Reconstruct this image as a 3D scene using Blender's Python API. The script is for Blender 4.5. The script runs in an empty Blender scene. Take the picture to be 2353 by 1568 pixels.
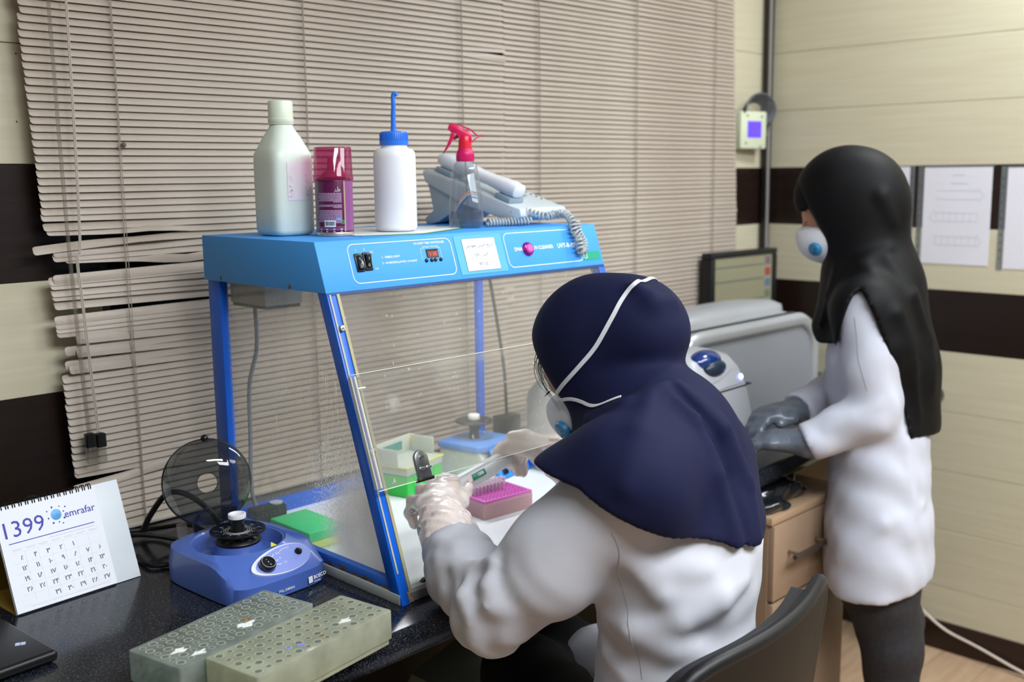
import bpy, bmesh, math, random
import numpy as np
from mathutils import Matrix, Vector, Euler
random.seed(7); rng=np.random.default_rng(7)
S=bpy.context.scene
COL=S.collection
PI=math.pi
# ---------------------------------------------------------------- camera
cd=bpy.data.cameras.new('camera'); cam=bpy.data.objects.new('camera',cd); COL.objects.link(cam); S.camera=cam
cd.sensor_width=36.0; cd.lens=2420.45/2353*36.0; cd.clip_start=.05
def cam_axes(yaw,pitch,roll):
    f=np.array([math.sin(yaw)*math.cos(pitch),math.cos(yaw)*math.cos(pitch),-math.sin(pitch)])
    r=np.array([math.cos(yaw),-math.sin(yaw),0.]); d=np.cross(f,r)
    c,s=math.cos(roll),math.sin(roll)
    return c*r+s*d,-s*r+c*d,f
_r,_d,_f=cam_axes(.79287,.15664,.01178)
CAMZ=1.4844
cam.matrix_world=Matrix(((_r[0],-_d[0],-_f[0],0),(_r[1],-_d[1],-_f[1],0),(_r[2],-_d[2],-_f[2],CAMZ),(0,0,0,1)))
cd.dof.use_dof=True; cd.dof.focus_distance=1.66; cd.dof.aperture_fstop=3.4
# ---------------------------------------------------------------- world, view
W=bpy.data.worlds.new('world'); S.world=W; W.use_nodes=True
W.node_tree.nodes['Background'].inputs[0].default_value=(.75,.85,1,1); W.node_tree.nodes['Background'].inputs[1].default_value=.05
S.view_settings.view_transform='Standard'; S.view_settings.look='None'; S.view_settings.gamma=1; S.view_settings.use_curve_mapping=False
S.view_settings.exposure=0.70
try:
    S.cycles.max_bounces=10; S.cycles.transparent_max_bounces=24; S.cycles.transmission_bounces=8; S.cycles.caustics_reflective=False; S.cycles.caustics_refractive=False
except Exception: pass
LAMPS=[((1.15,-.95,2.68),1.2,.6,27),((2.25,-.45,2.68),1.2,.6,24),((2.78,.80,2.68),.35,.35,13),((.62,-.30,2.68),1.2,.3,24)]   # ceiling lamps: place, size, watt
# ---------------------------------------------------------------- helpers
def lin(h):
    if isinstance(h,str):
        h=h.lstrip('#'); c=[int(h[i:i+2],16)/255 for i in (0,2,4)]
        return tuple(x/12.92 if x<=.04045 else ((x+.055)/1.055)**2.4 for x in c)+(1,)
    return tuple(h)+(1,) if len(h)==3 else tuple(h)
MATS={}
def mat(name,col='#808080',rough=.5,metal=0.,trans=0.,ior=1.45,noise=0.,nscale=20.,col2=None,bump=0.,bscale=60.,coat=0.,sss=0.,emit=None,estr=0.,spec=.5,stretch=None,sheen=0.):
    """principled material; colour varies procedurally between col and col2 by noise"""
    if name in MATS: return MATS[name]
    m=bpy.data.materials.new(name); m.use_nodes=True; nt=m.node_tree; b=nt.nodes['Principled BSDF']
    b.inputs['Base Color'].default_value=lin(col); b.inputs['Roughness'].default_value=rough; b.inputs['Metallic'].default_value=metal
    b.inputs['Transmission Weight'].default_value=trans; b.inputs['IOR'].default_value=ior; b.inputs['Coat Weight'].default_value=coat
    b.inputs['Specular IOR Level'].default_value=spec
    if sheen: b.inputs['Sheen Weight'].default_value=sheen
    if sss: b.inputs['Subsurface Weight'].default_value=sss; b.inputs['Subsurface Radius'].default_value=(.01,.008,.006); b.inputs['Subsurface Scale'].default_value=1.0
    if emit: b.inputs['Emission Color'].default_value=lin(emit); b.inputs['Emission Strength'].default_value=estr
    tc=None
    def coords(sc):
        tc=nt.nodes.new('ShaderNodeTexCoord'); mp=nt.nodes.new('ShaderNodeMapping')
        mp.inputs['Scale'].default_value=stretch or (1,1,1)
        nt.links.new(tc.outputs['Object'],mp.inputs[0]); n=nt.nodes.new('ShaderNodeTexNoise'); n.inputs['Scale'].default_value=sc; n.inputs['Detail'].default_value=5
        nt.links.new(mp.outputs[0],n.inputs['Vector']); return n
    if col2 or noise:
        n=coords(nscale); r=nt.nodes.new('ShaderNodeValToRGB'); c1=lin(col); c2=lin(col2) if col2 else tuple(x*(1-noise) for x in c1[:3])+(1,)
        r.color_ramp.elements[0].position=.3; r.color_ramp.elements[1].position=.7
        r.color_ramp.elements[0].color=c2; r.color_ramp.elements[1].color=c1
        nt.links.new(n.outputs[0],r.inputs[0]); nt.links.new(r.outputs[0],b.inputs['Base Color'])
    if bump:
        n=coords(bscale); bp=nt.nodes.new('ShaderNodeBump'); bp.inputs['Strength'].default_value=bump; bp.inputs['Distance'].default_value=.004
        nt.links.new(n.outputs[0],bp.inputs['Height']); nt.links.new(bp.outputs[0],b.inputs['Normal'])
    MATS[name]=m; return m
def pane_mat(name,tint='#f4f8f8',dust=0.,dcol='#e8ecec',masks=None,gloss=1.0,rough=.02):
    """clear sheet: transparent + fresnel gloss, with a dust/scratch layer of diffuse white. masks: list of (kind,args)"""
    if name in MATS: return MATS[name]
    m=bpy.data.materials.new(name); m.use_nodes=True; nt=m.node_tree; N=nt.nodes; L=nt.links
    for n in list(N): N.remove(n)
    out=N.new('ShaderNodeOutputMaterial'); tr=N.new('ShaderNodeBsdfTransparent'); tr.inputs[0].default_value=lin(tint)
    gl=N.new('ShaderNodeBsdfGlossy'); gl.inputs['Roughness'].default_value=rough
    fr=N.new('ShaderNodeFresnel'); fr.inputs[0].default_value=1.46
    mu=N.new('ShaderNodeMath'); mu.operation='MULTIPLY'; mu.inputs[1].default_value=gloss; L.new(fr.outputs[0],mu.inputs[0]); ge=N.new('ShaderNodeNewGeometry'); bf=N.new('ShaderNodeMath'); bf.operation='SUBTRACT'; bf.inputs[0].default_value=1; L.new(ge.outputs['Backfacing'],bf.inputs[1]); mb=N.new('ShaderNodeMath'); mb.operation='MULTIPLY'; mb.use_clamp=True; L.new(mu.outputs[0],mb.inputs[0]); L.new(bf.outputs[0],mb.inputs[1])
    mx=N.new('ShaderNodeMixShader'); L.new(mb.outputs[0],mx.inputs[0]); L.new(tr.outputs[0],mx.inputs[1]); L.new(gl.outputs[0],mx.inputs[2])
    last=mx
    if dust or masks:
        df=N.new('ShaderNodeBsdfDiffuse'); df.inputs[0].default_value=lin(dcol)
        tl=N.new('ShaderNodeBsdfTranslucent'); tl.inputs[0].default_value=lin(dcol); ad=N.new('ShaderNodeMixShader'); ad.inputs[0].default_value=.5; L.new(df.outputs[0],ad.inputs[1]); L.new(tl.outputs[0],ad.inputs[2])
        val=N.new('ShaderNodeValue'); val.outputs[0].default_value=dust; cur=val.outputs[0]
        tc=N.new('ShaderNodeTexCoord')
        for kind,a in (masks or []):
            # each mask: noise thresholded, faded by a soft ellipse around a centre (object space)
            mp=N.new('ShaderNodeMapping'); mp.inputs['Scale'].default_value=a.get('scale',(1,1,1)); mp.inputs['Rotation'].default_value=a.get('rot',(0,0,0)); L.new(tc.outputs['Object'],mp.inputs[0])
            n=N.new('ShaderNodeTexNoise'); n.inputs['Scale'].default_value=a.get('ns',40); n.inputs['Detail'].default_value=a.get('det',3); L.new(mp.outputs[0],n.inputs['Vector'])
            r=N.new('ShaderNodeMapRange'); r.inputs[1].default_value=a['lo']; r.inputs[2].default_value=a['hi']; L.new(n.outputs[0],r.inputs[0])
            o=r.outputs[0]
            if 'c' in a:
                mp2=N.new('ShaderNodeMapping'); mp2.vector_type='TEXTURE'; mp2.inputs['Location'].default_value=a['c']; mp2.inputs['Scale'].default_value=a['r']; L.new(tc.outputs['Object'],mp2.inputs[0])
                ln=N.new('ShaderNodeVectorMath'); ln.operation='LENGTH'; L.new(mp2.outputs[0],ln.inputs[0])
                r2=N.new('ShaderNodeMapRange'); r2.interpolation_type='SMOOTHSTEP'; r2.inputs[1].default_value=1.0; r2.inputs[2].default_value=a.get('core',.3); r2.inputs[3].default_value=0; r2.inputs[4].default_value=1; L.new(ln.outputs['Value'],r2.inputs[0])
                m2=N.new('ShaderNodeMath'); m2.operation='MULTIPLY'; L.new(o,m2.inputs[0]); L.new(r2.outputs[0],m2.inputs[1]); o=m2.outputs[0]
            m3=N.new('ShaderNodeMath'); m3.operation='MULTIPLY'; m3.inputs[1].default_value=a.get('amt',.6); L.new(o,m3.inputs[0])
            m4=N.new('ShaderNodeMath'); m4.operation='ADD'; m4.use_clamp=True; L.new(cur,m4.inputs[0]); L.new(m3.outputs[0],m4.inputs[1]); cur=m4.outputs[0]
        mx2=N.new('ShaderNodeMixShader'); L.new(cur,mx2.inputs[0]); L.new(mx.outputs[0],mx2.inputs[1]); L.new(ad.outputs[0],mx2.inputs[2]); last=mx2
    L.new(last.outputs[0],out.inputs[0]); MATS[name]=m; return m
# --- objects
MW={}
def thing(name,label,cat,loc=(0,0,0),rz=0.,group=None,rot=None):
    o=bpy.data.objects.new(name,None); COL.objects.link(o); o.empty_display_size=.05
    o.location=loc; o.rotation_euler=rot or (0,0,rz)
    MW[o]=Matrix.Translation(loc)@Euler(o.rotation_euler).to_matrix().to_4x4()
    return tag(o,label,cat,group)
def tag(o,label=None,cat=None,group=None,kind=None):
    if label:o['label']=label
    if cat:o['category']=cat
    if group:o['group']=group
    if kind:o['kind']=kind
    return o
def obj(name,g,m,parent=None,smooth=True,ang=40,world=False,label=None,kind=None):
    """one mesh object from a (verts, faces) pair; verts are in the parent's frame, or in world space with world=True"""
    V,F=g; V=np.asarray(V,float)
    if parent is not None and world:
        M=np.array(MW[parent].inverted()); V=V@M[:3,:3].T+M[:3,3]
    me=bpy.data.meshes.new(name); me.from_pydata(V.tolist(),[],F if isinstance(F,list) else F.tolist()); me.validate()
    ms=m if isinstance(m,(list,tuple)) else [m]
    for x in ms: me.materials.append(x)
    if smooth:
        me.polygons.foreach_set('use_smooth',[True]*len(me.polygons))
        if ang<179: me.set_sharp_from_angle(angle=math.radians(ang))
    o=bpy.data.objects.new(name,me); COL.objects.link(o)
    if parent is not None: o.parent=parent; MW[o]=MW[parent]
    else: MW[o]=Matrix.Identity(4)
    if label:o['label']=label
    if kind:o['kind']=kind
    return o
def copy_obj(o,parent=None,loc=None,rot=None,scale=None):
    c=o.copy(); COL.objects.link(c); c.parent=parent if parent is not None else o.parent
    if loc is not None:c.location=loc
    if rot is not None:c.rotation_euler=rot
    if scale is not None:c.scale=scale
    return c
# --- geometry: every function gives (verts, faces)
def join(*gs):
    V=[];F=[]
    for g in gs:
        n=len(V); V+=[tuple(v) for v in g[0]]; F+=[tuple(i+n for i in f) for f in g[1]]
    return V,F
def xf(g,M):
    A=np.array(M); V=np.asarray([tuple(v) for v in g[0]],float); return (V@A[:3,:3].T+A[:3,3]).tolist(),g[1]
def tr(g,x=0,y=0,z=0): return xf(g,Matrix.Translation((x,y,z)))
def rot(g,a,ax='Z',c=(0,0,0)): return xf(g,Matrix.Translation(c)@Matrix.Rotation(a,4,ax)@Matrix.Translation([-q for q in c]))
def _bm(bm):
    bm.verts.index_update(); r=([tuple(v.co) for v in bm.verts],[tuple(v.index for v in f.verts) for f in bm.faces]); bm.free(); return r
def box(x0,x1,y0,y1,z0,z1,bev=0.,seg=2):
    bm=bmesh.new(); bmesh.ops.create_cube(bm,size=1)
    for v in bm.verts: v.co=((x0+x1)/2+v.co.x*(x1-x0),(y0+y1)/2+v.co.y*(y1-y0),(z0+z1)/2+v.co.z*(z1-z0))
    if bev>0: bmesh.ops.bevel(bm,geom=bm.edges[:],offset=bev,segments=seg,profile=.5,affect='EDGES')
    return _bm(bm)
def cbox(c,s,bev=0.,seg=2): return box(c[0]-s[0]/2,c[0]+s[0]/2,c[1]-s[1]/2,c[1]+s[1]/2,c[2]-s[2]/2,c[2]+s[2]/2,bev,seg)
def hexa(b,t,bev=0.):
    """solid between quad b (4 pts) and quad t (4 pts)"""
    bm=bmesh.new(); v=[bm.verts.new(p) for p in list(b)+list(t)]
    for f in ((3,2,1,0),(4,5,6,7),(0,1,5,4),(1,2,6,5),(2,3,7,6),(3,0,4,7)): bm.faces.new([v[i] for i in f])
    bmesh.ops.recalc_face_normals(bm,faces=bm.faces)
    if bev>0: bmesh.ops.bevel(bm,geom=bm.edges[:],offset=bev,segments=2,profile=.5,affect='EDGES')
    return _bm(bm)
def prism(pts,z0,z1,bev=0.,seg=2,axis='Z'):
    """polygon (2-D) extruded along an axis: Z -> (x,y,z), X -> (z0..z1 on x; pts are y,z), Y -> pts are x,z"""
    bm=bmesh.new()
    def P(p,h): return (p[0],p[1],h) if axis=='Z' else ((h,p[0],p[1]) if axis=='X' else (p[0],h,p[1]))
    a=[bm.verts.new(P(p,z0)) for p in pts]; b=[bm.verts.new(P(p,z1)) for p in pts]
    bm.faces.new(a[::-1]); bm.faces.new(b); n=len(pts)
    for i in range(n): bm.faces.new((a[i],a[(i+1)%n],b[(i+1)%n],b[i]))
    bmesh.ops.recalc_face_normals(bm,faces=bm.faces)
    if bev>0:
        ed=[e for e in bm.edges if len(e.link_faces)==2 and e.calc_face_angle(0)>math.radians(50)]
        bmesh.ops.bevel(bm,geom=ed,offset=bev,segments=seg,profile=.5,affect='EDGES')
    return _bm(bm)
def rrect(w,h,r,n=6,cx=0,cy=0):
    P=[]
    for sx,sy,a0 in ((1,1,0),(-1,1,PI/2),(-1,-1,PI),(1,-1,1.5*PI)):
        for i in range(n+1):
            a=a0+PI/2*i/n; P.append((cx+sx*(w/2-r)+r*math.cos(a),cy+sy*(h/2-r)+r*math.sin(a)))
    return P
def superell(w,h,e,n=40,cx=0,cy=0):
    P=[]
    for i in range(n):
        a=2*PI*i/n; c,s=math.cos(a),math.sin(a); P.append((cx+w/2*abs(c)**(2/e)*(1 if c>=0 else -1),cy+h/2*abs(s)**(2/e)*(1 if s>=0 else -1)))
    return P
def loft(rings,cap=True,closed=True):
    """rings: list of equally long lists of 3-D points"""
    n=len(rings[0]); V=[tuple(p) for r in rings for p in r]; F=[]
    m=n if closed else n-1
    for i in range(len(rings)-1):
        for j in range(m):
            k=(j+1)%n; F.append((i*n+j,i*n+k,(i+1)*n+k,(i+1)*n+j))
    if cap and closed: F.append(tuple(range(n))[::-1]); F.append(tuple((len(rings)-1)*n+j for j in range(n)))
    return V,F
def lathe(prof,n=32,c=(0,0),cap=True,sx=1,sy=1):
    """profile [(r,z)...] turned about z"""
    return loft([[(c[0]+sx*r*math.cos(2*PI*j/n),c[1]+sy*r*math.sin(2*PI*j/n),z) for j in range(n)] for r,z in prof],cap)
def catmull(P,k=8):
    P=[np.array(p,float) for p in P]; 
    if len(P)<3: return [tuple(P[0]+(P[1]-P[0])*t/k) for t in range(k+1)]
    Q=[2*P[0]-P[1]]+P+[2*P[-1]-P[-2]]; out=[]
    for i in range(1,len(Q)-2):
        for j in range(k):
            t=j/k; out.append(.5*((2*Q[i])+(-Q[i-1]+Q[i+1])*t+(2*Q[i-1]-5*Q[i]+4*Q[i+1]-Q[i+2])*t*t+(-Q[i-1]+3*Q[i]-3*Q[i+1]+Q[i+2])*t**3))
    out.append(Q[-2]); return [tuple(p) for p in out]
def frames(path):
    P=[np.array(p,float) for p in path]; T=[]
    for i in range(len(P)):
        d=P[min(i+1,len(P)-1)]-P[max(i-1,0)]; T.append(d/(np.linalg.norm(d)+1e-12))
    u=np.cross(T[0],(0,0,1)); u=u if np.linalg.norm(u)>1e-3 else np.cross(T[0],(0,1,0)); u/=np.linalg.norm(u); U=[]
    for t in T:
        u=u-t*(u@t); u/=np.linalg.norm(u)+1e-12; U.append(u)
    return P,T,U
def tube(path,r,n=8,cap=True,sq=1.,close=False):
    P,T,U=frames(path); R=[]
    for i,(p,t,u) in enumerate(zip(P,T,U)):
        w=np.cross(t,u); rr=r[i] if hasattr(r,'__len__') else r
        R.append([tuple(p+rr*(math.cos(2*PI*j/n)*u+sq*math.sin(2*PI*j/n)*w)) for j in range(n)])
    return loft(R,cap)
def ball(c,r,n=16,m=10,sc=(1,1,1)):
    return loft([[(c[0]+sc[0]*r*math.sin(PI*(i+.02)/(m+.04))*math.cos(2*PI*j/n),c[1]+sc[1]*r*math.sin(PI*(i+.02)/(m+.04))*math.sin(2*PI*j/n),c[2]-sc[2]*r*math.cos(PI*(i+.02)/(m+.04))) for j in range(n)] for i in range(m+1)])
def frame_to(o,xa,ya):
    """matrix with local x along xa, y close to ya, z = x cross y, origin o"""
    x=Vector(xa).normalized(); z=x.cross(Vector(ya)).normalized(); y=z.cross(x)
    return Matrix(((x.x,y.x,z.x,o[0]),(x.y,y.y,z.y,o[1]),(x.z,y.z,z.z,o[2]),(0,0,0,1)))
def textg(s,size,align='CENTER',extr=.0002,bold=0.,sp=1.):
    c=bpy.data.curves.new('t','FONT'); c.body=s; c.size=size; c.align_x=align; c.align_y='CENTER'; c.extrude=extr; c.resolution_u=2; c.offset=bold; c.space_character=sp
    o=bpy.data.objects.new('t',c); COL.objects.link(o); dg=bpy.context.evaluated_depsgraph_get(); me=o.evaluated_get(dg).to_mesh()
    g=([tuple(v.co) for v in me.vertices],[tuple(p.vertices) for p in me.polygons]); o.evaluated_get(dg).to_mesh_clear(); bpy.data.objects.remove(o); bpy.data.curves.remove(c); return g
def scatter_shapes(n,fn): return join(*[fn(i) for i in range(n)])
# --- signed distance modelling (numpy) + surface nets, for bodies, cloth and hands
def surfnet(fn,lo,hi,h,relax=1):
    lo=np.array(lo,float);hi=np.array(hi,float); n=np.ceil((hi-lo)/h).astype(int)+1
    ax=[(lo[i]+h*np.arange(n[i])).astype(np.float32) for i in range(3)]
    X,Y,Z=np.meshgrid(*ax,indexing='ij'); D=fn(X,Y,Z).astype(np.float32); del X,Y,Z
    I=D<0
    c=[I[a:n[0]-1+a,b:n[1]-1+b,d:n[2]-1+d] for a in(0,1) for b in(0,1) for d in(0,1)]
    cnt=sum(x.astype(np.int8) for x in c); act=(cnt>0)&(cnt<8); idx=np.full(act.shape,-1,np.int64); ijk=np.argwhere(act); idx[act]=np.arange(len(ijk))
    acc=np.zeros((len(ijk),3));num=np.zeros(len(ijk))
    for a in range(3):
        o=[i for i in range(3) if i!=a]
        for p in(0,1):
            for q in(0,1):
                s=np.zeros(3,int); s[o[0]]=p; s[o[1]]=q; e=s.copy(); e[a]=1
                A=ijk+s;B=ijk+e; d0=D[A[:,0],A[:,1],A[:,2]];d1=D[B[:,0],B[:,1],B[:,2]]; m=(d0<0)!=(d1<0)
                t=d0[m]/(d0[m]-d1[m]); pos=np.tile(s.astype(float),(m.sum(),1)); pos[:,a]=t; acc[m]+=pos; num[m]+=1
    V=lo+h*(ijk+acc/num[:,None]); F=[]
    for a in range(3):
        b,d=[(1,2),(2,0),(0,1)][a]
        sl0=[slice(1,n[i]-1) for i in range(3)]; sl0[a]=slice(0,n[a]-1); sl1=list(sl0); sl1[a]=slice(1,n[a])
        i0=I[tuple(sl0)];i1=I[tuple(sl1)]; m=i0!=i1; E=np.argwhere(m); off=np.ones(3,int); off[a]=0; E=E+off
        inn=i0[m]; eb=np.zeros(3,int);eb[b]=1; ed=np.zeros(3,int);ed[d]=1
        def g(Q): return idx[Q[:,0],Q[:,1],Q[:,2]]
        q=np.stack([g(E-eb-ed),g(E-ed),g(E),g(E-eb)],1); q[~inn]=q[~inn][:,::-1]; F.append(q)
    F=np.concatenate(F); F=F[(F>=0).all(1)]
    for _ in range(relax):
        nb=np.zeros_like(V);k=np.zeros(len(V))
        for i in range(4):
            a,b=F[:,i],F[:,(i+1)%4]; np.add.at(nb,a,V[b]);np.add.at(nb,b,V[a]);np.add.at(k,a,1);np.add.at(k,b,1)
        V=V*.5+.5*nb/np.maximum(k,1)[:,None]
    return V,F
def smin(a,b,k): h=np.maximum(k-np.abs(a-b),0)/k; return np.minimum(a,b)-h*h*k*.25
def smax(a,b,k): return -smin(-a,-b,k)
def s_cap(X,Y,Z,a,b,ra,rb=None,sq=None):
    """tapered capsule a-b; sq=(axis vector, factor) squashes the section along that axis"""
    rb=ra if rb is None else rb; a=np.array(a,np.float32);b=np.array(b,np.float32); ab=b-a; L=float(ab@ab)
    px,py,pz=X-a[0],Y-a[1],Z-a[2]; t=np.clip((px*ab[0]+py*ab[1]+pz*ab[2])/max(L,1e-9),0,1)
    qx,qy,qz=px-t*ab[0],py-t*ab[1],pz-t*ab[2]
    if sq is not None:
        s=np.array(sq[0],float); s/=np.linalg.norm(s); dd=(qx*s[0]+qy*s[1]+qz*s[2])*(1/sq[1]-1); qx=qx+dd*s[0]; qy=qy+dd*s[1]; qz=qz+dd*s[2]
    return np.sqrt(qx*qx+qy*qy+qz*qz)-(ra+(rb-ra)*t)
def s_ell(X,Y,Z,c,r,M=None):
    x,y,z=X-c[0],Y-c[1],Z-c[2]
    if M is not None:
        M=np.array(M)[:3,:3]; x,y,z=(x*M[0,0]+y*M[1,0]+z*M[2,0],x*M[0,1]+y*M[1,1]+z*M[2,1],x*M[0,2]+y*M[1,2]+z*M[2,2])
    k0=np.sqrt((x/r[0])**2+(y/r[1])**2+(z/r[2])**2); k1=np.sqrt((x/r[0]**2)**2+(y/r[1]**2)**2+(z/r[2]**2)**2)
    return k0*(k0-1)/np.maximum(k1,1e-6)
def s_chain(X,Y,Z,pts,rad,k=.02,sq=None):
    d=None
    for i in range(len(pts)-1):
        c=s_cap(X,Y,Z,pts[i],pts[i+1],rad[i],rad[i+1],sq); d=c if d is None else smin(d,c,k)
    return d
def s_plane(X,Y,Z,p,n): n=np.array(n,float)/np.linalg.norm(n); return (X-p[0])*n[0]+(Y-p[1])*n[1]+(Z-p[2])*n[2]
# ================================================================ ROOM
T=.8274          # bench top
XR=3.165; YB=1.92; CEIL=2.75; X0=-1.7; Y0=-2.7
def panel_mats():
    a=mat('cream_laminate','#cdc6ad',.38,col2='#c5bda3',nscale=6,stretch=(.6,.6,14),bump=.03,bscale=30)
    b=mat('dark_laminate','#241813',.30,col2='#1c120e',nscale=6,stretch=(.6,.6,16),bump=.04,bscale=30)
    return a,b
CREAM,DARK=panel_mats()
M_wall=mat('wall_core','#4a4438',.8,noise=.1)
# right wall: slab with laminate boards as parts
wr=tag(obj('wall_right',box(XR,XR+.12,Y0,YB+.12,0,CEIL),M_wall,smooth=False),'cream laminate wall with two dark brown bands beside the window wall',kind='structure')
zs=[.088]+[1.4966+.1852*k for k in range(-7,7)]+[CEIL]
for a,b in zip(zs[:-1],zs[1:]):
    if b-a<.02: continue
    dark=abs((a+b)/2-1.404)<.05 or abs((a+b)/2-1.0336)<.05
    obj('panel',box(XR-.008,XR,Y0,YB,a+.0006,b-.0006,.0008,1),DARK if dark else CREAM,wr,smooth=False)
bb=tag(obj('baseboard_right',prism([(XR-.022,0),(XR-.022,.074),(XR-.014,.088),(XR-.006,.088),(XR-.006,0)],Y0,YB,axis='Y'),mat('baseboard_brown','#2c1a14',.35,noise=.15,nscale=8),smooth=False),kind='structure')
# window wall: left pier, right strip, sill wall, lintel, with boards on the visible piers
wb=tag(obj('wall_back',join(box(X0,.86,YB,YB+.2,0,CEIL),box(2.86,XR,YB,YB+.2,0,CEIL),box(.86,2.86,YB,YB+.2,0,.86),box(.86,2.86,YB,YB+.2,2.35,CEIL)),M_wall,smooth=False),'cream laminate window wall behind the blinds with dark bands',kind='structure')
zs=[.08]+[1.102+.2052*k for k in range(-4,9)]
for a,b in zip(zs[:-1],zs[1:]):
    k=round((a-1.102)/.2052); dark=k in(1,-1)
    obj('panel',box(X0,.855,YB-.008,YB,a+.0006,min(b,CEIL)-.0006,.0008,1),DARK if dark else CREAM,wb,smooth=False)
zs=[1.4966+.1852*k for k in range(-4,7)]
for a,b in zip(zs[:-1],zs[1:]):
    dark=abs((a+b)/2-1.404)<.05 or abs((a+b)/2-1.0336)<.05
    obj('panel',box(2.865,XR-.008,YB-.008,YB,a+.0006,min(b,CEIL)-.0006,.0008,1),DARK if dark else CREAM,wb,smooth=False)
# pin heads on the left pier
for (x,z) in ((.700,1.78),(.735,1.70),(.727,1.585)): obj('panel_pin',lathe([(.0016,0),(.0012,.0012)],8),mat('pin_dark','#2a241e',.5),wb).matrix_local=Matrix.Translation((x,YB-.008,z))@Matrix.Rotation(PI/2,4,'X')
# window in the opening
wn=tag(obj('window_1',join(box(.86,2.86,YB+.10,YB+.14,.86,.92,.004),box(.86,2.86,YB+.10,YB+.14,2.29,2.35,.004),box(.86,.92,YB+.10,YB+.14,.92,2.29,.004),box(2.80,2.86,YB+.10,YB+.14,.92,2.29,.004),box(1.83,1.89,YB+.10,YB+.14,.92,2.29,.004)),mat('window_frame_dark','#23211f',.4),smooth=False),'dark framed window hidden behind the two venetian blinds',kind='structure')
for x0,x1 in((.92,1.83),(1.89,2.80)): obj('pane',box(x0,x1,YB+.116,YB+.122,.92,2.29),mat('window_night','#0d0f10',.1,spec=.8),wn,smooth=False)
# floor with planks near the camera side, ceiling, unseen walls
fl=tag(obj('floor',box(X0,XR,Y0,YB,-.05,-.006),mat('floor_core','#7a6248',.6),smooth=False),'pale wood plank floor',kind='structure')
M_pl=mat('floor_plank','#b99d80',.45,col2='#a5886c',nscale=5,stretch=(1,8,1),bump=.05,bscale=14)
pls={}
y=Y0;row=0
while y<YB-.01:
    w=min(.14,YB-y); x=X0-(row%3)*.4
    while x<XR:
        a=max(x,X0);b=min(x+1.2,XR)
        if b-a>.03: obj('plank',box(a+.0008,b-.0008,y+.0008,y+w-.0008,-.008,0,.001,1),M_pl,fl,smooth=False)
        x+=1.2
    y+=.14;row+=1
tag(obj('ceiling',box(X0,XR,Y0,YB,CEIL,CEIL+.1),mat('ceiling_white','#d6d8dc',.9,noise=.05),smooth=False),kind='structure')
tag(obj('wall_left',box(X0-.1,X0,Y0,YB,0,CEIL),mat('plain_wall','#85858a',.8,noise=.05),smooth=False),kind='structure')
tag(obj('wall_front',box(X0,XR,Y0-.1,Y0,0,CEIL),MATS['plain_wall'],smooth=False),kind='structure')
# ceiling lamps
for i,(c,sx,sy,wt) in enumerate(LAMPS):
    t=thing('ceiling_lamp',['white framed ceiling light panel nearest the camera','white framed ceiling light panel above the chair','small square ceiling downlight close to the cream wall','narrow white ceiling light panel over the near bench end'][i],'lamp',(c[0],c[1],CEIL))
    fr=.03
    obj('housing',join(box(-sx/2-fr,sx/2+fr,-sy/2-fr,-sy/2,-.06,0),box(-sx/2-fr,sx/2+fr,sy/2,sy/2+fr,-.06,0),box(-sx/2-fr,-sx/2,-sy/2,sy/2,-.06,0),box(sx/2,sx/2+fr,-sy/2,sy/2,-.06,0)),mat('lamp_white','#e8e8e4',.4),t,smooth=False)
    obj('diffuser',box(-sx/2,sx/2,-sy/2,sy/2,-.045,-.03),mat('lamp_glow','#ffffff',.5,emit='#fdfcff',estr=3.0),t,smooth=False)
    l=bpy.data.lights.new('lamp_light','AREA'); l.shape='RECTANGLE'; l.size=sx; l.size_y=sy; l.energy=wt; l.color=(.88,.95,1.0)
    lo=bpy.data.objects.new('lamp_light',l); COL.objects.link(lo); lo.parent=t; lo.location=(0,0,-.055)
# corner conduit
t=thing('corner_conduit','dark grey cable conduit running up the room corner','conduit',(XR-.02,YB-.025,T+.002))
obj('pipe',box(-.012,.012,-.012,.012,0,CEIL-T-.004,.004),mat('conduit_grey','#33302f',.4,noise=.1),t)
obj('thin_cable',tube(catmull([(-.026,-.016,CEIL-T-.02),(-.024,-.018,1.2),(-.022,-.02,.5),(-.018,-.022,.02)],10),.005),mat('cable_pale','#8d8a86',.45),t)
# ================================================================ BLINDS
M_slat=mat('slat_wood_print','#bdb1a4',.42,col2='#a4978a',nscale=9,stretch=(.35,1,7),bump=.02,bscale=20)
def slat2(L,fn=None,nx=6,w=.0165,tilt=math.radians(62),curve=.0013,rc=.005,th=.0004):
    xs=sorted(set([0,rc*.3,rc]+[float(q) for q in np.linspace(rc,L-rc,nx)]+[L-rc*.3,L])); V=[];F=[];ns=4
    for x in xs:
        e=min(x,L-x); ins=0 if e>=rc else rc-math.sqrt(max(rc*rc-(rc-e)**2,0))
        dy,dz,dt=(0,0,0) if fn is None else fn(x)
        a=tilt+dt; c,s_=math.cos(a),math.sin(a)
        for s in range(ns):
            u=-1+2*s/(ns-1); uu=u*(w/2-ins); b=curve*(1-u*u)
            V.append((x,uu*c-b*s_+dy,uu*s_+b*c+dz))
    for i in range(len(xs)-1):
        for s in range(ns-1):
            a=i*ns+s; F.append((a,a+ns,a+ns+1,a+1))
    return V,F
PITCH=.01305; BY=1.875
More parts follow.
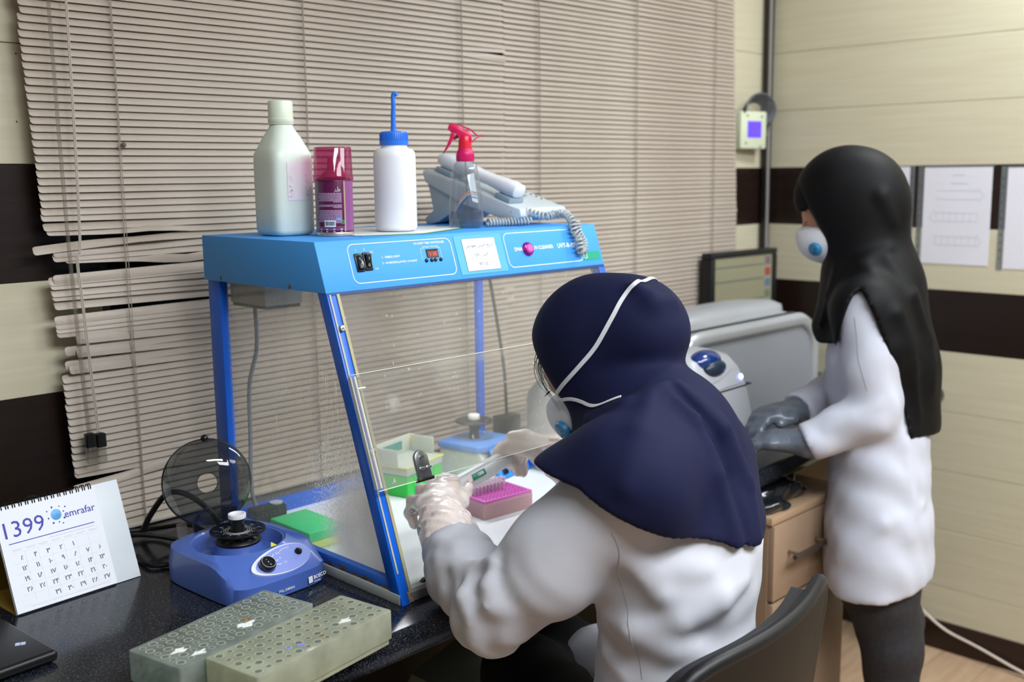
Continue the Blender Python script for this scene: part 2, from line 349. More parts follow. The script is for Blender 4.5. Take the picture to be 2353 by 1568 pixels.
def blind(label,x0,x1,zbot,cords,custom,drift,side,by):
    t=thing('window_blind',label,'blind',(x0,by,zbot),group=None)
    L=x1-x0; n=int((2.42-zbot)/PITCH); base=None
    obj('head_rail',box(-.003,L+.003,-.02,.02,2.42-zbot+.01,2.42-zbot+.045,.003),mat('rail_cream','#c9bfb2',.4),t)
    for i in range(n):
        z=zbot+.012+i*PITCH; cu=None
        for (cz,f,dx) in custom:
            if abs(cz-z)<PITCH/2: cu=(f,dx)
        d=drift(z); ox=d if side<0 else 0; sx=(L-d)/L if side<0 else (L+d)/L
        if cu: o=obj('slat',slat2(L,cu[0],nx=26),M_slat,t,ang=180); o.location=(cu[1]+ox,0,z-zbot); o.scale=(sx,1,1)
        elif base is None: base=obj('slat',slat2(L),M_slat,t,ang=180); base.location=(ox,0,z-zbot); base.scale=(sx,1,1)
        else: copy_obj(base,loc=(ox+random.uniform(-.001,.001)*(side<0),random.uniform(-.0006,.0006),z-zbot),rot=(random.uniform(-.02,.02),random.uniform(-.0006,.0006),0),scale=(sx,1,1))
    obj('bottom_rail',box(0,L,-.009,.009,-.002,.006,.002),MATS['rail_cream'],t)
    for cx in cords:
        ph=random.random()
        obj('ladder_cord',join(tube([(cx-x0+.002*math.sin(k*.5+ph),-.0105,k*.06) for k in range(int((2.42-zbot)/.06)+1)],.0011,5),tube([(cx-x0+.004,-.0095,k*.06) for k in range(int((2.42-zbot)/.06)+1)],.0007,4)),mat('cord_beige','#9a9082',.7),t)
    return t
def bend(dz0,x1,dt=0.,dy=0.,p=1.):
    """left end displaced by dz0/dy and twisted by dt, dying out at x1"""
    def f(x):
        k=max(0,1-x/x1)**p; return (dy*k,dz0*k,dt*k)
    return f
def kink(xk,dzk,wid,dt=0.,dzl=0.):
    def f(x):
        k=math.exp(-((x-xk)/wid)**2); l=max(0,1-x/xk) if x<xk else 0
        return (-.006*k,dzk*k+dzl*l,dt*k)
    return f
pzl=lambda k:.8274+.012+k*PITCH
custom_l=[]
def cz(z): return .8274+.012+round((z-.8394)/PITCH)*PITCH
# bent and slipped slats at the torn lower-left of the near blind (height, shape, sideways slip)
for z,f,dx in [(1.412,bend(.003,.35,.10),-.002),(1.398,bend(-.002,.3,-.1),0),(1.385,kink(.20,.004,.05,-.2,.004),.004),(1.372,kink(.20,-.003,.07,-.45,-.016),-.022),(1.358,bend(-.009,.30,.2),.012),(1.345,bend(-.004,.3,-.1),.010),
    (1.332,kink(.22,-.006,.06,.9,.006),.03),(1.319,bend(-.016,.75,.32,-.002),.006),(1.306,bend(-.006,.5,.05),-.002),(1.267,bend(.006,.6,.0),0),(1.254,bend(.003,.6,0),.002),(1.241,bend(-.011,.75,.25),.0),(1.228,bend(-.006,.6,.1),0),
    (1.202,bend(.006,.3,.1),0),(1.189,bend(.005,.22,.25,-.008),.03),(1.176,bend(-.002,.25,.35,-.002),.01),(1.163,bend(.007,.22,.3,-.008),.028),(1.150,bend(-.002,.3,.35),.008),(1.137,bend(.004,.25,.2,-.006),.012),
    (.943,bend(.006,.2,.1),0),(.930,kink(.17,.006,.04,.5,-.010),-.004),(.917,bend(-.005,.15,.3),0)]:
    custom_l.append((cz(z),f,dx))
custom_r=[(cz(1.355),bend(0,.1),.004)]
# right-end damage of the near blind near the top
def rb(x): k=max(0,(x-1.0)/.14); return (-.004*k,-.007*k,.5*k)
custom_l.append((cz(1.76),rb,.006)); custom_l.append((cz(1.775),lambda x:(-.002*max(0,(x-1.0)/.14),.003*max(0,(x-1.0)/.14),0),.004))
bl=blind('beige venetian blind with torn bent slats behind the blue hood',.745,1.884,T+.004,(.885,1.293,1.735),custom_l,lambda z:(1.35-z)*.045,-1,BY)
br=blind('beige venetian blind beside the room corner behind the monitor',1.887,2.945,T+.004,(2.008,2.41,2.80),custom_r,lambda z:(1.35-z)*.05,1,BY+.006)
# wand, pull cords and tassels of the near blind (parts)
M_clear=pane_mat('clear_plastic','#e6e4e0',.12,dcol='#cfcac4',gloss=1.2)
def Lb(p): return (p[0]-.745,p[1]-BY,p[2]-T-.004)
obj('tilt_wand',tube([Lb(p) for p in catmull([(.772,1.852,2.42),(.772,1.850,1.6),(.776,1.848,1.267),(.783,1.846,1.03)],8)],.0036,6),M_clear,bl)
M_cord=mat('pull_cord','#b5aca0',.6)
obj('pull_cord',join(tube([Lb(p) for p in catmull([(.806,1.852,2.42),(.800,1.85,1.7),(.794,1.85,1.39),(.786,1.85,1.343),(.790,1.85,1.26),(.800,1.848,1.03)],10)],.0013,5),tube([Lb(p) for p in catmull([(.8085,1.852,2.42),(.8025,1.85,1.7),(.7965,1.85,1.39),(.789,1.85,1.343),(.793,1.85,1.26),(.803,1.848,1.03)],10)],.0013,5)),M_cord,bl)
for (x,z) in ((.784,1.029),(.803,1.026)):
    ts=obj('tassel',tr(loft([[(px,py,zz) for px,py in rrect(w,w,.001,2)] for w,zz in((.0155,-.052),(.0145,-.03),(.0115,-.016))]),*Lb((x,1.846,z))),M_clear,bl)
    obj('tassel_cap',tr(loft([[(px,py,zz) for px,py in rrect(w,w,.001,2)] for w,zz in((.0165,-.022),(.0155,.002),(.004,.004))]),*Lb((x,1.846,z))),mat('black_plastic','#0d0d0e',.35),ts)
obj('dust_ball',ball(Lb((.893,1.862,1.546)),.005,8,6),mat('grey_fluff','#6d665f',.95),bl)
# ================================================================ BENCH
M_gran=bpy.data.materials.new('black_granite'); M_gran.use_nodes=True
def granite(m):
    nt=m.node_tree;N=nt.nodes;L=nt.links;b=N['Principled BSDF']; tc=N.new('ShaderNodeTexCoord')
    v=N.new('ShaderNodeTexVoronoi'); v.inputs['Scale'].default_value=600; L.new(tc.outputs['Object'],v.inputs['Vector'])
    n=N.new('ShaderNodeTexNoise'); n.inputs['Scale'].default_value=430; n.inputs['Detail'].default_value=4; L.new(tc.outputs['Object'],n.inputs['Vector'])
    r=N.new('ShaderNodeValToRGB'); e=r.color_ramp.elements; e[0].position=.42;e[0].color=lin('#0d0f14');e[1].position=.74;e[1].color=lin('#5c6470'); x=e.new(.56); x.color=lin('#22262f')
    mx=N.new('ShaderNodeMix'); mx.data_type='RGBA'; mx.blend_type='MULTIPLY'; mx.inputs[0].default_value=.75
    L.new(n.outputs[0],r.inputs[0]); r2=N.new('ShaderNodeValToRGB'); r2.color_ramp.elements[0].color=(.35,.35,.38,1); r2.color_ramp.elements[1].color=(1,1,1,1); L.new(v.outputs['Color'],r2.inputs[0])
    L.new(r.outputs[0],mx.inputs[6]); L.new(r2.outputs[0],mx.inputs[7]); L.new(mx.outputs[2],b.inputs['Base Color']); b.inputs['Roughness'].default_value=.16; b.inputs['Specular IOR Level'].default_value=.55
granite(M_gran)
edge=[(-1.3,1.125),(.4,1.125),(1.0,1.130),(2.0,1.193),(3.155,1.266)]
prof=[(.0,-.045),(-.006,-.044),(-.012,-.038),(-.015,-.028),(-.015,-.02),(-.012,-.009),(-.006,-.002),(.002,0)]
rings=[]
for (x,y) in edge: rings.append([(x,1.911,T-.045)]+[(x,y+.015+a,T+b) for a,b in prof]+[(x,1.911,T)])
bench=thing('lab_bench','black speckled granite lab bench along the window wall','bench',(1.0,1.5,0))
obj('worktop',loft([[(p[0]-1.0,p[1]-1.5,p[2]) for p in r] for r in rings],True),M_gran,bench,ang=50)
M_bleg=mat('bench_leg_black','#171716',.4,noise=.1)
for (x,y) in ((3.03,1.32),(3.03,1.80),(.05,1.30),(.05,1.80)): obj('leg',box(x-1-.03,x-1+.03,y-1.5-.03,y-1.5+.03,0,T-.046,.004),M_bleg,bench)
obj('apron',box(-2.2,2.13,.30,.33,T-.14,T-.047),M_bleg,bench,smooth=False)
# ================================================================ UV CABINET
CX0,CX1,CYF,CYB=.9755,1.6655,1.2054,1.7505; CZ=T+.555; HB=1.3011; HFY=1.3729; HTY=1.4005
cab=thing('ultraviolet_cabinet','blue framed clear sided UV work cabinet on the bench','lab cabinet',((CX0+CX1)/2,(CYF+CYB)/2,T))
def C_(name,g,m,par=None,**k): return obj(name,g,m,par or cab,world=True,**k)
M_hood=mat('hood_blue','#4aa3f5',.48,noise=.06,nscale=4,spec=.3)
M_post=mat('post_blue','#1263d8',.35,noise=.12,nscale=9)
M_ac_edge=mat('acrylic_edge','#c9c6ab',.35)
u_=np.array([0,HFY-CYF,HB-T]); SL=np.linalg.norm(u_); u_/=SL; n_=np.array([0,-u_[2],u_[1]])
def FP(x,s,o): return tuple(np.array([x,CYF,T])+u_*s+n_*o)
def fbar(xa,xb,sa,sb,oa,ob,bev=0.): return hexa([FP(xa,sa,oa),FP(xb,sa,oa),FP(xb,sa,ob),FP(xa,sa,ob)],[FP(xa,sb,oa),FP(xb,sb,oa),FP(xb,sb,ob),FP(xa,sb,ob)],bev)
hood=C_('hood',prism([(CYB,HB),(CYB,CZ),(HTY,CZ),(HFY,HB)],CX0,CX1,.0018,axis='X'),M_hood,ang=30)
# hood front-plane frame: v along x, w up the slope
hu=np.array([0,HTY-HFY,CZ-HB]); HL=np.linalg.norm(hu); hu/=HL; hn=np.array([0,-hu[2],hu[1]])
def HP(x,z,o=0.):
    s=(z-HB)/hu[2]; return tuple(np.array([x,HFY,HB])+hu*s+hn*o)
def hmat(x,z,o=.0004): return frame_to(HP(x,z,o),(1,0,0),tuple(hu))
M_print=mat('white_print','#eef2f6',.5)
def outline(xa,xb,za,zb,r=.012,w=.0013):
    P=rrect(xb-xa,(zb-za)/hu[2],r,6); P.append(P[0]); V=[];F=[]
    for i,(px,py) in enumerate(P):
        q=P[(i+1)%(len(P)-1)];q0=P[(i-1)%(len(P)-1)]; t=np.array(q)-np.array(q0); t=t/np.linalg.norm(t); nn=np.array([-t[1],t[0]])
        for s in(-1,1): V.append((px+nn[0]*s*w/2,py+nn[1]*s*w/2,0))
    for i in range(len(P)-1): F.append((2*i,2*i+1,2*i+3,2*i+2))
    return xf((V,F),hmat((xa+xb)/2,(za+zb)/2,.0005))
for q in((1.036,1.262,1.312,1.3745),(1.396,1.606,1.313,1.3755)): C_('panel_outline',outline(*q),M_print,hood,smooth=False)
pl=C_('panel_lettering',join(    xf(textg('UV-LIGHT TIME CONTROLLER',.0052,'CENTER',bold=.0001),hmat(1.212,1.3685)),xf(textg('SETTING TIME (MIN)',.0040),hmat(1.213,1.3615)),
    xf(textg('1',.006),hmat(1.0525,1.3645)),xf(textg('2',.006),hmat(1.0695,1.3655)),xf(textg('ON',.0045),hmat(1.083,1.360)),xf(textg('OFF',.0045),hmat(1.087,1.3325)),
    xf(textg('1 - VISIBLE LIGHT',.0052,'LEFT',bold=.00008),hmat(1.102,1.350)),xf(textg('2 - UV-RECIRCULATOR / UV-LIGHT',.0049,'LEFT',bold=.00008),hmat(1.101,1.3405)),
    xf(textg('DNA/RNA  UV-CLEANER',.0098,'LEFT',bold=.0002),hmat(1.418,1.345)),xf(textg('UVT-B-AR',.0125,'LEFT',bold=.0003),hmat(1.538,1.345)),
    xf(box(-.0195,-.019,-.011,.010,0,.0001),hmat(1.2085,1.350)),xf(box(.0255,.026,-.011,.010,0,.0001),hmat(1.2085,1.350)),xf(box(-.0195,-.012,.0097,.0102,0,.0001),hmat(1.2085,1.350)),xf(box(.018,.026,.0097,.0102,0,.0001),hmat(1.2085,1.350))),M_print,hood,smooth=False,label='white printed lettering',kind='stuff')
M_blk=mat('black_plastic','#0d0d0e',.35)
for i,(xc,z) in enumerate(((1.0535,1.3445),(1.0705,1.3455))):
    fr=C_('rocker_switch',xf(join(box(-.0075,.0075,-.0155,.0155,0,.0025,.001),box(-.0055,.0055,-.0125,.0125,.0022,.0026)),hmat(xc,z)),M_blk,hood)
    tl=.28 if i else -.28
    C_('rocker',xf(rot(box(-.0052,.0052,-.0122,.0122,-.002,.0035,.0008),tl,'X'),hmat(xc,z,.0028)),mat('rocker_black','#141416',.25),fr)
    mk=join(tube([(.0016*math.cos(a),.0022*math.sin(a)-.006,0) for a in np.linspace(0,2*PI,16)],.0003,4),box(-.0003,.0003,.003,.007,-.0002,.0002))
    C_('switch_mark',xf(rot(tr(mk,0,0,.0037),tl,'X'),hmat(xc,z,.0028)),M_print,fr)
ds=C_('timer_display',xf(box(-.0135,.0135,-.0075,.0075,-.001,.0006),hmat(1.2145,1.3505)),mat('display_black','#160c0b',.2),hood,smooth=False)
C_('display_window',xf(box(-.0115,.0130,-.0068,.0042,.0005,.0009),hmat(1.2145,1.3505)),mat('display_red','#7a4038',.25,noise=.2,nscale=300),ds,smooth=False)
C_('display_digits',xf(textg('1 10',.009,bold=.0001),hmat(1.2145,1.3490,.0016)),mat('digit_red','#e05848',.4,emit='#ff4030',estr=.35),ds,smooth=False)
for xq in(1.1975,1.2095,1.218,1.2305): C_('push_button',xf(lathe([(.0034,0),(.0034,.0012),(.0026,.0022),(.0008,.0026)],14),hmat(xq,1.339)),M_blk,hood)
bt=C_('pink_button',xf(lathe([(.0085,.001),(.0085,.006),(.0065,.0085),(.001,.009)],24),hmat(1.453,1.344)),mat('pink_cap','#ff5fae',.3,emit='#ff5fae',estr=.12),hood,label='round pink push button')
C_('button_collar',xf(lathe([(.0135,0),(.0135,.003),(.0115,.0055),(.0088,.006),(.0088,.002)],28),hmat(1.453,1.344)),pane_mat('magenta_clear','#e060d8',.25,dcol='#d84fd0'),bt)
C_('label_backing',xf(box(-.059,.059,-.036,.036,0,.0004),hmat(1.330,1.3425)),mat('teal_film','#58b3cf',.35,noise=.05),hood,smooth=False)
sg=C_('paper_sign',xf(join(box(-.0415,.0415,-.0305,.0305,.0004,.0009)),hmat(1.3295,1.3420)),mat('sign_frame','#8b90a0',.4),hood,smooth=False,label='small white paper sign with Persian writing')
C_('sign_sheet',xf(box(-.0405,.0405,-.0295,.0295,.0008,.0011),hmat(1.3295,1.3420)),mat('sign_white','#f3f5fb',.55),sg,smooth=False)
def fa(s): return s[::-1]
t1='\ufebe\ufbfe\ufeee\ufecc\ufe97 \ufee6\ufbfe\ufeae\ufea7\ufe81 \ufea6\ufbfe\ufead\ufe8e\ufe97'
C_('sign_text',xf(join(tr(textg(t1,.0092,extr=.00005),0,.017),tr(textg('UV \ufb57\ufee3\ufefb',.0092,extr=.00005),0,-.001),tr(textg('97/10',.0095,extr=.00005),0,-.019)),hmat(1.3295,1.3420,.0018)),mat('ink_grey','#4a4c58',.6),sg,smooth=False)
st=C_('green_sticker',xf(box(-.0265,.0265,-.0085,.0085,0,.0005,.0001),hmat(1.632,1.3215)),mat('sticker_green','#15a07f',.35),hood,smooth=False)
C_('sticker_print',xf(join(tube([(-.019+.005*math.cos(a),.005*math.sin(a),0) for a in np.linspace(0,2*PI,18)],.0011,4),tr(textg('\ufe95\ufeae\ufedb\ufead\ufea8\ufeb7',.007,extr=.00003),.006,.0035),tr(textg('\ufee6\ufbfe\ufeae\ufe97',.0065,extr=.00003),.006,-.003)),hmat(1.632,1.3215,.0007)),M_print,st,smooth=False)
for (y,z) in((1.693,1.307),(1.475,1.306)): C_('hood_screw',xf(lathe([(.004,0),(.004,.0012),(.0025,.0022)],12),frame_to((CX0,y,z),(0,-1,0),(0,0,1))),mat('screw_steel','#8d8b86',.3,metal=1),hood)
C_('hood_lip',fbar(CX0+.002,CX1-.002,SL-.004,SL+.001,-.004,0),mat('hood_lip_blue','#1b3f7c',.5),hood,smooth=False)  # thin strip in a darker blue along the hood's lower front edge
# frame posts and rails
for xa in(CX0+.001,CX1-.019):
    C_('front_post',fbar(xa,xa+.018,.0,SL+.012,-.024,-.0004,.0012),M_post)
    C_('back_post',box(xa+.006,xa+.022,CYB-(.042 if xa<1.2 else .016),CYB-.001,T+.004,HB,.0012),M_post)
C_('post_strip',fbar(CX0+.0045,CX0+.0075,.05,SL-.002,.0,.0012),mat('grey_strip','#aeb0a4',.4))
C_('pane_edge',fbar(CX0+.019,CX0+.0245,.015,SL-.002,-.006,.001),mat('acrylic_edge_yellow','#b9b48c',.35,trans=.2))
def rust_mat():
    m=mat('rail_blue_rusty','#2f66c4',.45); nt=m.node_tree; N=nt.nodes; L=nt.links; b=N['Principled BSDF']; tc=N.new('ShaderNodeTexCoord')
    n=N.new('ShaderNodeTexNoise'); n.inputs['Scale'].default_value=55; n.inputs['Detail'].default_value=6; L.new(tc.outputs['Object'],n.inputs['Vector'])
    sx=N.new('ShaderNodeSeparateXYZ'); L.new(tc.outputs['Object'],sx.inputs[0])
    k=N.new('ShaderNodeMapRange'); k.inputs[1].default_value=.027; k.inputs[2].default_value=.019; k.inputs[3].default_value=-.22; k.inputs[4].default_value=.12; L.new(sx.outputs['Z'],k.inputs[0])
    a=N.new('ShaderNodeMath'); a.operation='ADD'; L.new(n.outputs[0],a.inputs[0]); L.new(k.outputs[0],a.inputs[1])
    r=N.new('ShaderNodeValToRGB'); e=r.color_ramp.elements; e[0].position=.49;e[0].color=lin('#2f66c4');e[1].position=.55;e[1].color=lin('#1d2f4e'); q=e.new(.60);q.color=lin('#8f6a3a'); q=e.new(.67);q.color=lin('#5a3a20')
    L.new(a.outputs[0],r.inputs[0]); L.new(r.outputs[0],b.inputs['Base Color']); return m
C_('side_rail',box(CX0+.003,CX0+.017,CYF+.014,CYB-.04,T+.016,T+.034,.001),rust_mat(),label='blue base rail with flaking rusty paint')
C_('side_rail',box(CX1-.017,CX1-.003,CYF+.014,CYB-.04,T+.016,T+.034,.001),M_post)
M_skirt=mat('skirt_grey','#a9aeac',.35,noise=.08)
for xa in(CX0,CX1-.014): C_('base_skirt',box(xa,xa+.014,CYF+.006,CYB,T,T+.0165,.001),M_skirt)
C_('back_rail',box(CX0+.02,CX1-.02,CYB-.03,CYB-.012,T+.006,T+.034,.001),M_post)
C_('front_strip',prism([(CYF+.004,T+.001),(CYF+.003,T+.016),(CYF+.008,T+.02),(CYF+.022,T+.02),(CYF+.022,T+.001)],CX0+.02,CX1-.02,axis='X'),mat('strip_steel','#a9aaa9',.3,metal=.35),smooth=False)
C_('floor_board',box(CX0+.015,CX1-.015,CYF+.012,CYB-.012,T+.001,T+.008),mat('board_white','#eef2f3',.3),smooth=False)
C_('corner_chip',hexa([FP(.992,.002,.000),FP(1.0,.002,.000),FP(1.0,.002,-.01),FP(.992,.002,-.01)],[FP(.990,.02,.001),FP(.998,.016,.001),FP(.998,.016,-.008),FP(.990,.02,-.008)]),mat('chipped_wood','#b08a64',.8,noise=.4,nscale=200),smooth=False)
# clear sheets (object space: origin at the middle of the base)
oy=(CYF+CYB)/2; ox=(CX0+CX1)/2
lm=pane_mat('side_pane_worn','#faf9f7',.075,'#e8e6e2',masks=[
 ('haze',dict(lo=.05,hi=.65,ns=5,c=(-.33,1.305-oy,.050),r=(.5,.15,.165),core=.35,amt=1.0)),
 ('haze2',dict(lo=.1,hi=.8,ns=3,c=(-.33,1.30-oy,.10),r=(.5,.12,.2),core=.2,amt=.35)),
 ('speck',dict(lo=.54,hi=.62,ns=300,det=1,scale=(1,1.6,.8),c=(-.33,1.375-oy,.155),r=(.5,.13,.12),core=.25,amt=.85)),
 ('streak',dict(lo=.62,hi=.72,ns=105,det=2,scale=(1,2.6,.16),rot=(-.33,0,0),c=(-.33,1.40-oy,.27),r=(.5,.085,.13),core=.3,amt=.75)),
 ('streak2',dict(lo=.66,hi=.74,ns=80,det=2,scale=(1,2.6,.22),rot=(.45,0,0),c=(-.33,1.52-oy,.24),r=(.5,.10,.12),core=.3,amt=.5)),
 ('fine',dict(lo=.70,hi=.76,ns=300,det=1,amt=.5))])
C_('side_pane',prism([(CYF+.02,T+.009),(HFY+.012,HB-.001),(CYB-.043,HB-.001),(CYB-.043,T+.009)],CX0+.018,CX0+.021,axis='X'),lm,smooth=False,label='clear side sheet clouded by scratches and dried splashes')
rm=pane_mat('side_pane_clean','#fbfaf8',.03)
C_('side_pane',prism([(CYF+.02,T+.009),(HFY+.012,HB-.001),(CYB-.043,HB-.001),(CYB-.043,T+.009)],CX1-.021,CX1-.018,axis='X'),rm,smooth=False)
C_('back_pane',box(CX0+.024,CX1-.024,CYB-.010,CYB-.007,T+.03,HB),rm,smooth=False)
fm=pane_mat('front_pane_scuffed','#faf9f7',.03,'#e0dcd6',masks=[('scr',dict(lo=.69,hi=.76,ns=160,det=2,scale=(1,.5,.5),amt=.5)),('dust',dict(lo=.35,hi=.8,ns=5,amt=.14))])
C_('front_pane',fbar(CX0+.019,CX1-.019,.355,SL-.003,-.004,-.001),fm,smooth=False)
dm=pane_mat('door_pane_smeared','#faf9f7',.05,'#e2dfda',masks=[('dust',dict(lo=.35,hi=.85,ns=5,amt=.18)),('fog',dict(lo=.2,hi=.75,ns=9,c=(.075,-.19,.205),r=(.14,.3,.07),core=.2,amt=.45)),
 ('scr',dict(lo=.70,hi=.76,ns=140,det=2,scale=(.6,.5,.5),amt=.5)),('smear',dict(lo=.55,hi=.7,ns=22,c=(-.25,-.15,.31),r=(.12,.3,.05),core=.2,amt=.35))])
DA,DB=.1815,.366
door=C_('lift_door',fbar(CX0-.003,CX1-.003,DA,DB,.0125,.0165),dm,smooth=False,label='clear lift-up front door sheet')
C_('door_edge',join(fbar(CX0-.003,CX1-.003,DA-.0012,DA,.0123,.0167),fbar(CX0-.003,CX1-.003,DB,DB+.0008,.0123,.0167)),mat('door_edge_bright','#dfe0cf',.2),door,smooth=False)
C_('door_seal',join(fbar(CX0+.0055,CX0+.009,DA+.003,DB-.002,.008,.0124),tube([FP(CX0+.007,DB-.022,.012),FP(CX0+.022,DB-.022,.012)],.0018,6)),mat('seal_white','#e4e6e6',.4),door)
C_('door_seal',fbar(CX0-.002,CX0+.0005,DA+.003,DB-.002,.006,.0124),mat('seal_clear','#cfd2c9',.4),door)
M_steel=mat('bracket_steel','#a7a9ab',.28,metal=1,noise=.1)
def hinge(x):
    sq=DA+.0235
    pts=[(-.0135,-.022),(.0135,-.022)]+[(.0135*math.cos(a),.009+.0135*math.sin(a)) for a in np.linspace(0,PI,12)]
    M=frame_to(FP(x,sq,.0167),(1,0,0),tuple(u_))
    h=C_('door_bracket',xf(prism(pts,0,.0022,.0006),M),M_steel,door)
    C_('bracket_gasket',xf(prism([(a*1.06-.0008,b*1.04) for a,b in pts],-.0015,0),M),mat('gasket_grey','#4b4d50',.5),h)
    for bx,by in((0,.012),(-.004,-.007),(.0085,-.007)): C_('bolt',xf(join(lathe([(.0034,.002),(.0034,.0045),(.0022,.0055)],6),lathe([(.0018,.005),(.0018,.010),(.001,.0108)],10)),M@Matrix.Translation((bx,by,0))),M_steel,h)
    C_('latch',xf(box(-.017,.016,-.0275,-.022,-.006,.004,.001),M),M_blk,h)
hinge(1.0675); hinge(1.575)
for s,o in((.4439,.0),(.2414,.0)):
    sc=C_('thumb_screw',xf(lathe([(.0052,0),(.0052,.0045),(.0045,.0056),(.0005,.0058)],20),frame_to(FP(CX0+.0125,s,o),(1,0,0),tuple(u_))),M_steel)
    C_('screw_slot',xf(box(-.0046,.0046,-.0006,.0006,.0056,.0061),frame_to(FP(CX0+.0125,s,o),(1,.35,0),tuple(u_))),M_blk,sc,smooth=False)
C_('lamp_unit',box(.998,1.075,1.585,1.70,1.262,HB-.001,.002),mat('lamp_unit_white','#aeb4ae',.4))
C_('lamp_unit_base',box(1.001,1.072,1.588,1.697,1.256,1.262),mat('lamp_unit_dark','#5e625d',.5),smooth=False)
C_('inner_cable',tube(catmull([(1.045,1.695,1.258),(1.05,1.705,1.17),(1.035,1.712,1.10),(1.033,1.715,1.0),(1.03,1.715,.90),(1.035,1.70,T+.016)],8),.0042,7),mat('cable_grey','#6d737a',.5))
C_('latch_hook',tr(prism([(0,0),(.05,0),(.052,.012),(.040,.017),(.030,.016),(.018,.008),(.008,.003)],-.004,.004,.0008,axis='Y'),1.005,CYF+.018,T+.0085),M_blk)

tl=C_('light_tube',xf(lathe([(.006,-.2),(.006,.2)],14),frame_to((1.38,1.60,1.298),(0,1,0),(0,0,1))),mat('tube_glow','#ffffff',.4,emit='#eef6ff',estr=2.0),hood,label='white light tube under the hood')
l=bpy.data.lights.new('tube_light','AREA'); l.shape='RECTANGLE'; l.size=.4; l.size_y=.03; l.energy=1.0; l.color=(.97,.99,1.0)
lo=bpy.data.objects.new('tube_light',l); COL.objects.link(lo); lo.parent=cab; lo.location=(1.38-(CX0+CX1)/2,1.60-(CYF+CYB)/2,1.288-T)
# ================================================================ THINGS ON THE HOOD
Hz=CZ+.0004
# plastic jug
jug=thing('plastic_jug','tall milky plastic jug with blank scuffed label on the blue hood','jug',(1.064,1.612,Hz))
M_jug=mat('milky_hdpe','#dde8de',.40,sss=.25,noise=.02)
J=[(.066,.000),(.078,.003),(.084,.010),(.0845,.05),(.0845,.125),(.083,.142),(.078,.152),(.060,.170),(.044,.186),(.038,.193),(.036,.1955),(.036,.199)]
obj('body',loft([[(x,y,z) for x,y in superell(w,w,4.6 if z<.15 else (3.2 if z<.18 else 2.2),48)] for w,z in J]),M_jug,jug,ang=60)
cp=obj('cap',lathe([(.0215,.196),(.0225,.198),(.0225,.203),(.0215,.204),(.0215,.232),(.020,.234),(.002,.2345)],32),mat('jug_cap','#dde8d6',.4,sss=.2),jug)
obj('cap_ring',lathe([(.0205,.193),(.0222,.194),(.0222,.1955),(.0205,.196)],28),MATS['jug_cap'],cp)
obj('label_patch',box(-.020,.026,-.0428,-.0424,.062,.128),mat('label_residue','#e9e3ea',.6,col2='#dfe3e0',nscale=60),jug,smooth=False,label='scuffed pale label residue')
obj('ink_marks',scatter_shapes(46,lambda i:tr(box(-random.uniform(.0002,.0007),random.uniform(.0002,.0007),-.0001,.0001,-random.uniform(.0002,.0009),random.uniform(.0002,.0009)),random.choice([-.016,-.014,-.012,.02])+random.uniform(-.003,.003),-.0429,random.uniform(.062,.105))),mat('ink_dark','#5a3d48',.7),jug,smooth=False)
# aerosol can
aer=thing('aerosol_can','purple air freshener can with rosy clear cap on the blue hood','spray can',(1.105,1.520,Hz),rz=math.radians(-47))
M_can=mat('can_purple','#5c1546',.25,coat=.4,noise=.05)
def wrap(g,R,off=.0002):
    """flat art (x along the wall, y up) wrapped round radius R; x=0 faces -y"""
    return [(( R+off+v[2])*math.sin(v[0]/R),-(R+off+v[2])*math.cos(v[0]/R),v[1]) for v in g[0]],g[1]
def fine(x0,x1,y0,y1,n=6): return loft([[(x0+(x1-x0)*i/n,y,0) for i in range(n+1)] for y in(y0,y1)],cap=False,closed=False)
obj('body',lathe([(.030,.002),(.0325,.004),(.0328,.008),(.0325,.010),(.0325,.094),(.0315,.097),(.026,.101)],48),M_can,aer)
obj('base_ring',lathe([(.0305,0),(.0332,.0005),(.0334,.0045),(.0328,.0065)],40),mat('tin','#c9c5bd',.3,metal=.8),aer)
obj('gold_stripe',wrap(fine(.0235,.0262,.008,.096,2),.0325),mat('gold_line','#cdb8a0',.3,metal=.4),aer)
obj('mauve_side',wrap(fine(.0262,.06,.008,.096,8),.0325,.0001),mat('mauve','#8d4f86',.3),aer)
rows=[]
for k in range(22):
    y=.073-k*.0021-(.003 if k>7 else 0)-(.003 if k>10 else 0); w=.041*(1 if k not in(7,10,21) else random.uniform(.3,.6))
    x=.019
    while x>.019-w:
        L_=random.uniform(.0015,.005); rows.append(fine(x-L_,x,y,y+.0011,1)); x-=L_+.0006
obj('fine_print',wrap(join(*rows),.0325,.0003),mat('can_text','#c9a8c4',.5),aer,smooth=False)
obj('heading',wrap(join(tr(textg('\ufead\ufe8e\ufe92\ufea7\ufe8d',.006,extr=0),.012,.0785),tr(textg('L',.008,extr=0),.014,.082)),.0325,.0003),mat('can_white','#f2eef2',.5),aer,smooth=False)
bc=obj('barcode_label',wrap(fine(-.012,.0075,.0165,.0275,8),.0325,.0003),MATS['can_white'],aer)
bars=[];x=-.0105
while x<.006: w=random.choice([.0002,.0003,.0005]); bars.append(fine(x,x+w,.0185,.0255,1)); x+=w+random.choice([.0002,.0003,.0004])
obj('barcode_bars',wrap(join(*bars),.0325,.0005),M_blk,bc,smooth=False)
obj('wave_logo',wrap(join(fine(.0075,.019,.0285,.0305,4),fine(.009,.017,.0305,.032,3)),.0325,.0003),mat('wave_blue','#5f9fd8',.4),aer)
obj('eco_mark',wrap((lambda g:(g[0],g[1]))(join(*[tr(box(-.0008,.0008,-.0008,.0008,0,.0001),.0205+.0025*math.cos(a),.0245+.0025*math.sin(a)) for a in np.linspace(0,2*PI,9)[:-1]])),.0325,.0003),mat('eco_green','#3fa65a',.4),aer,smooth=False)
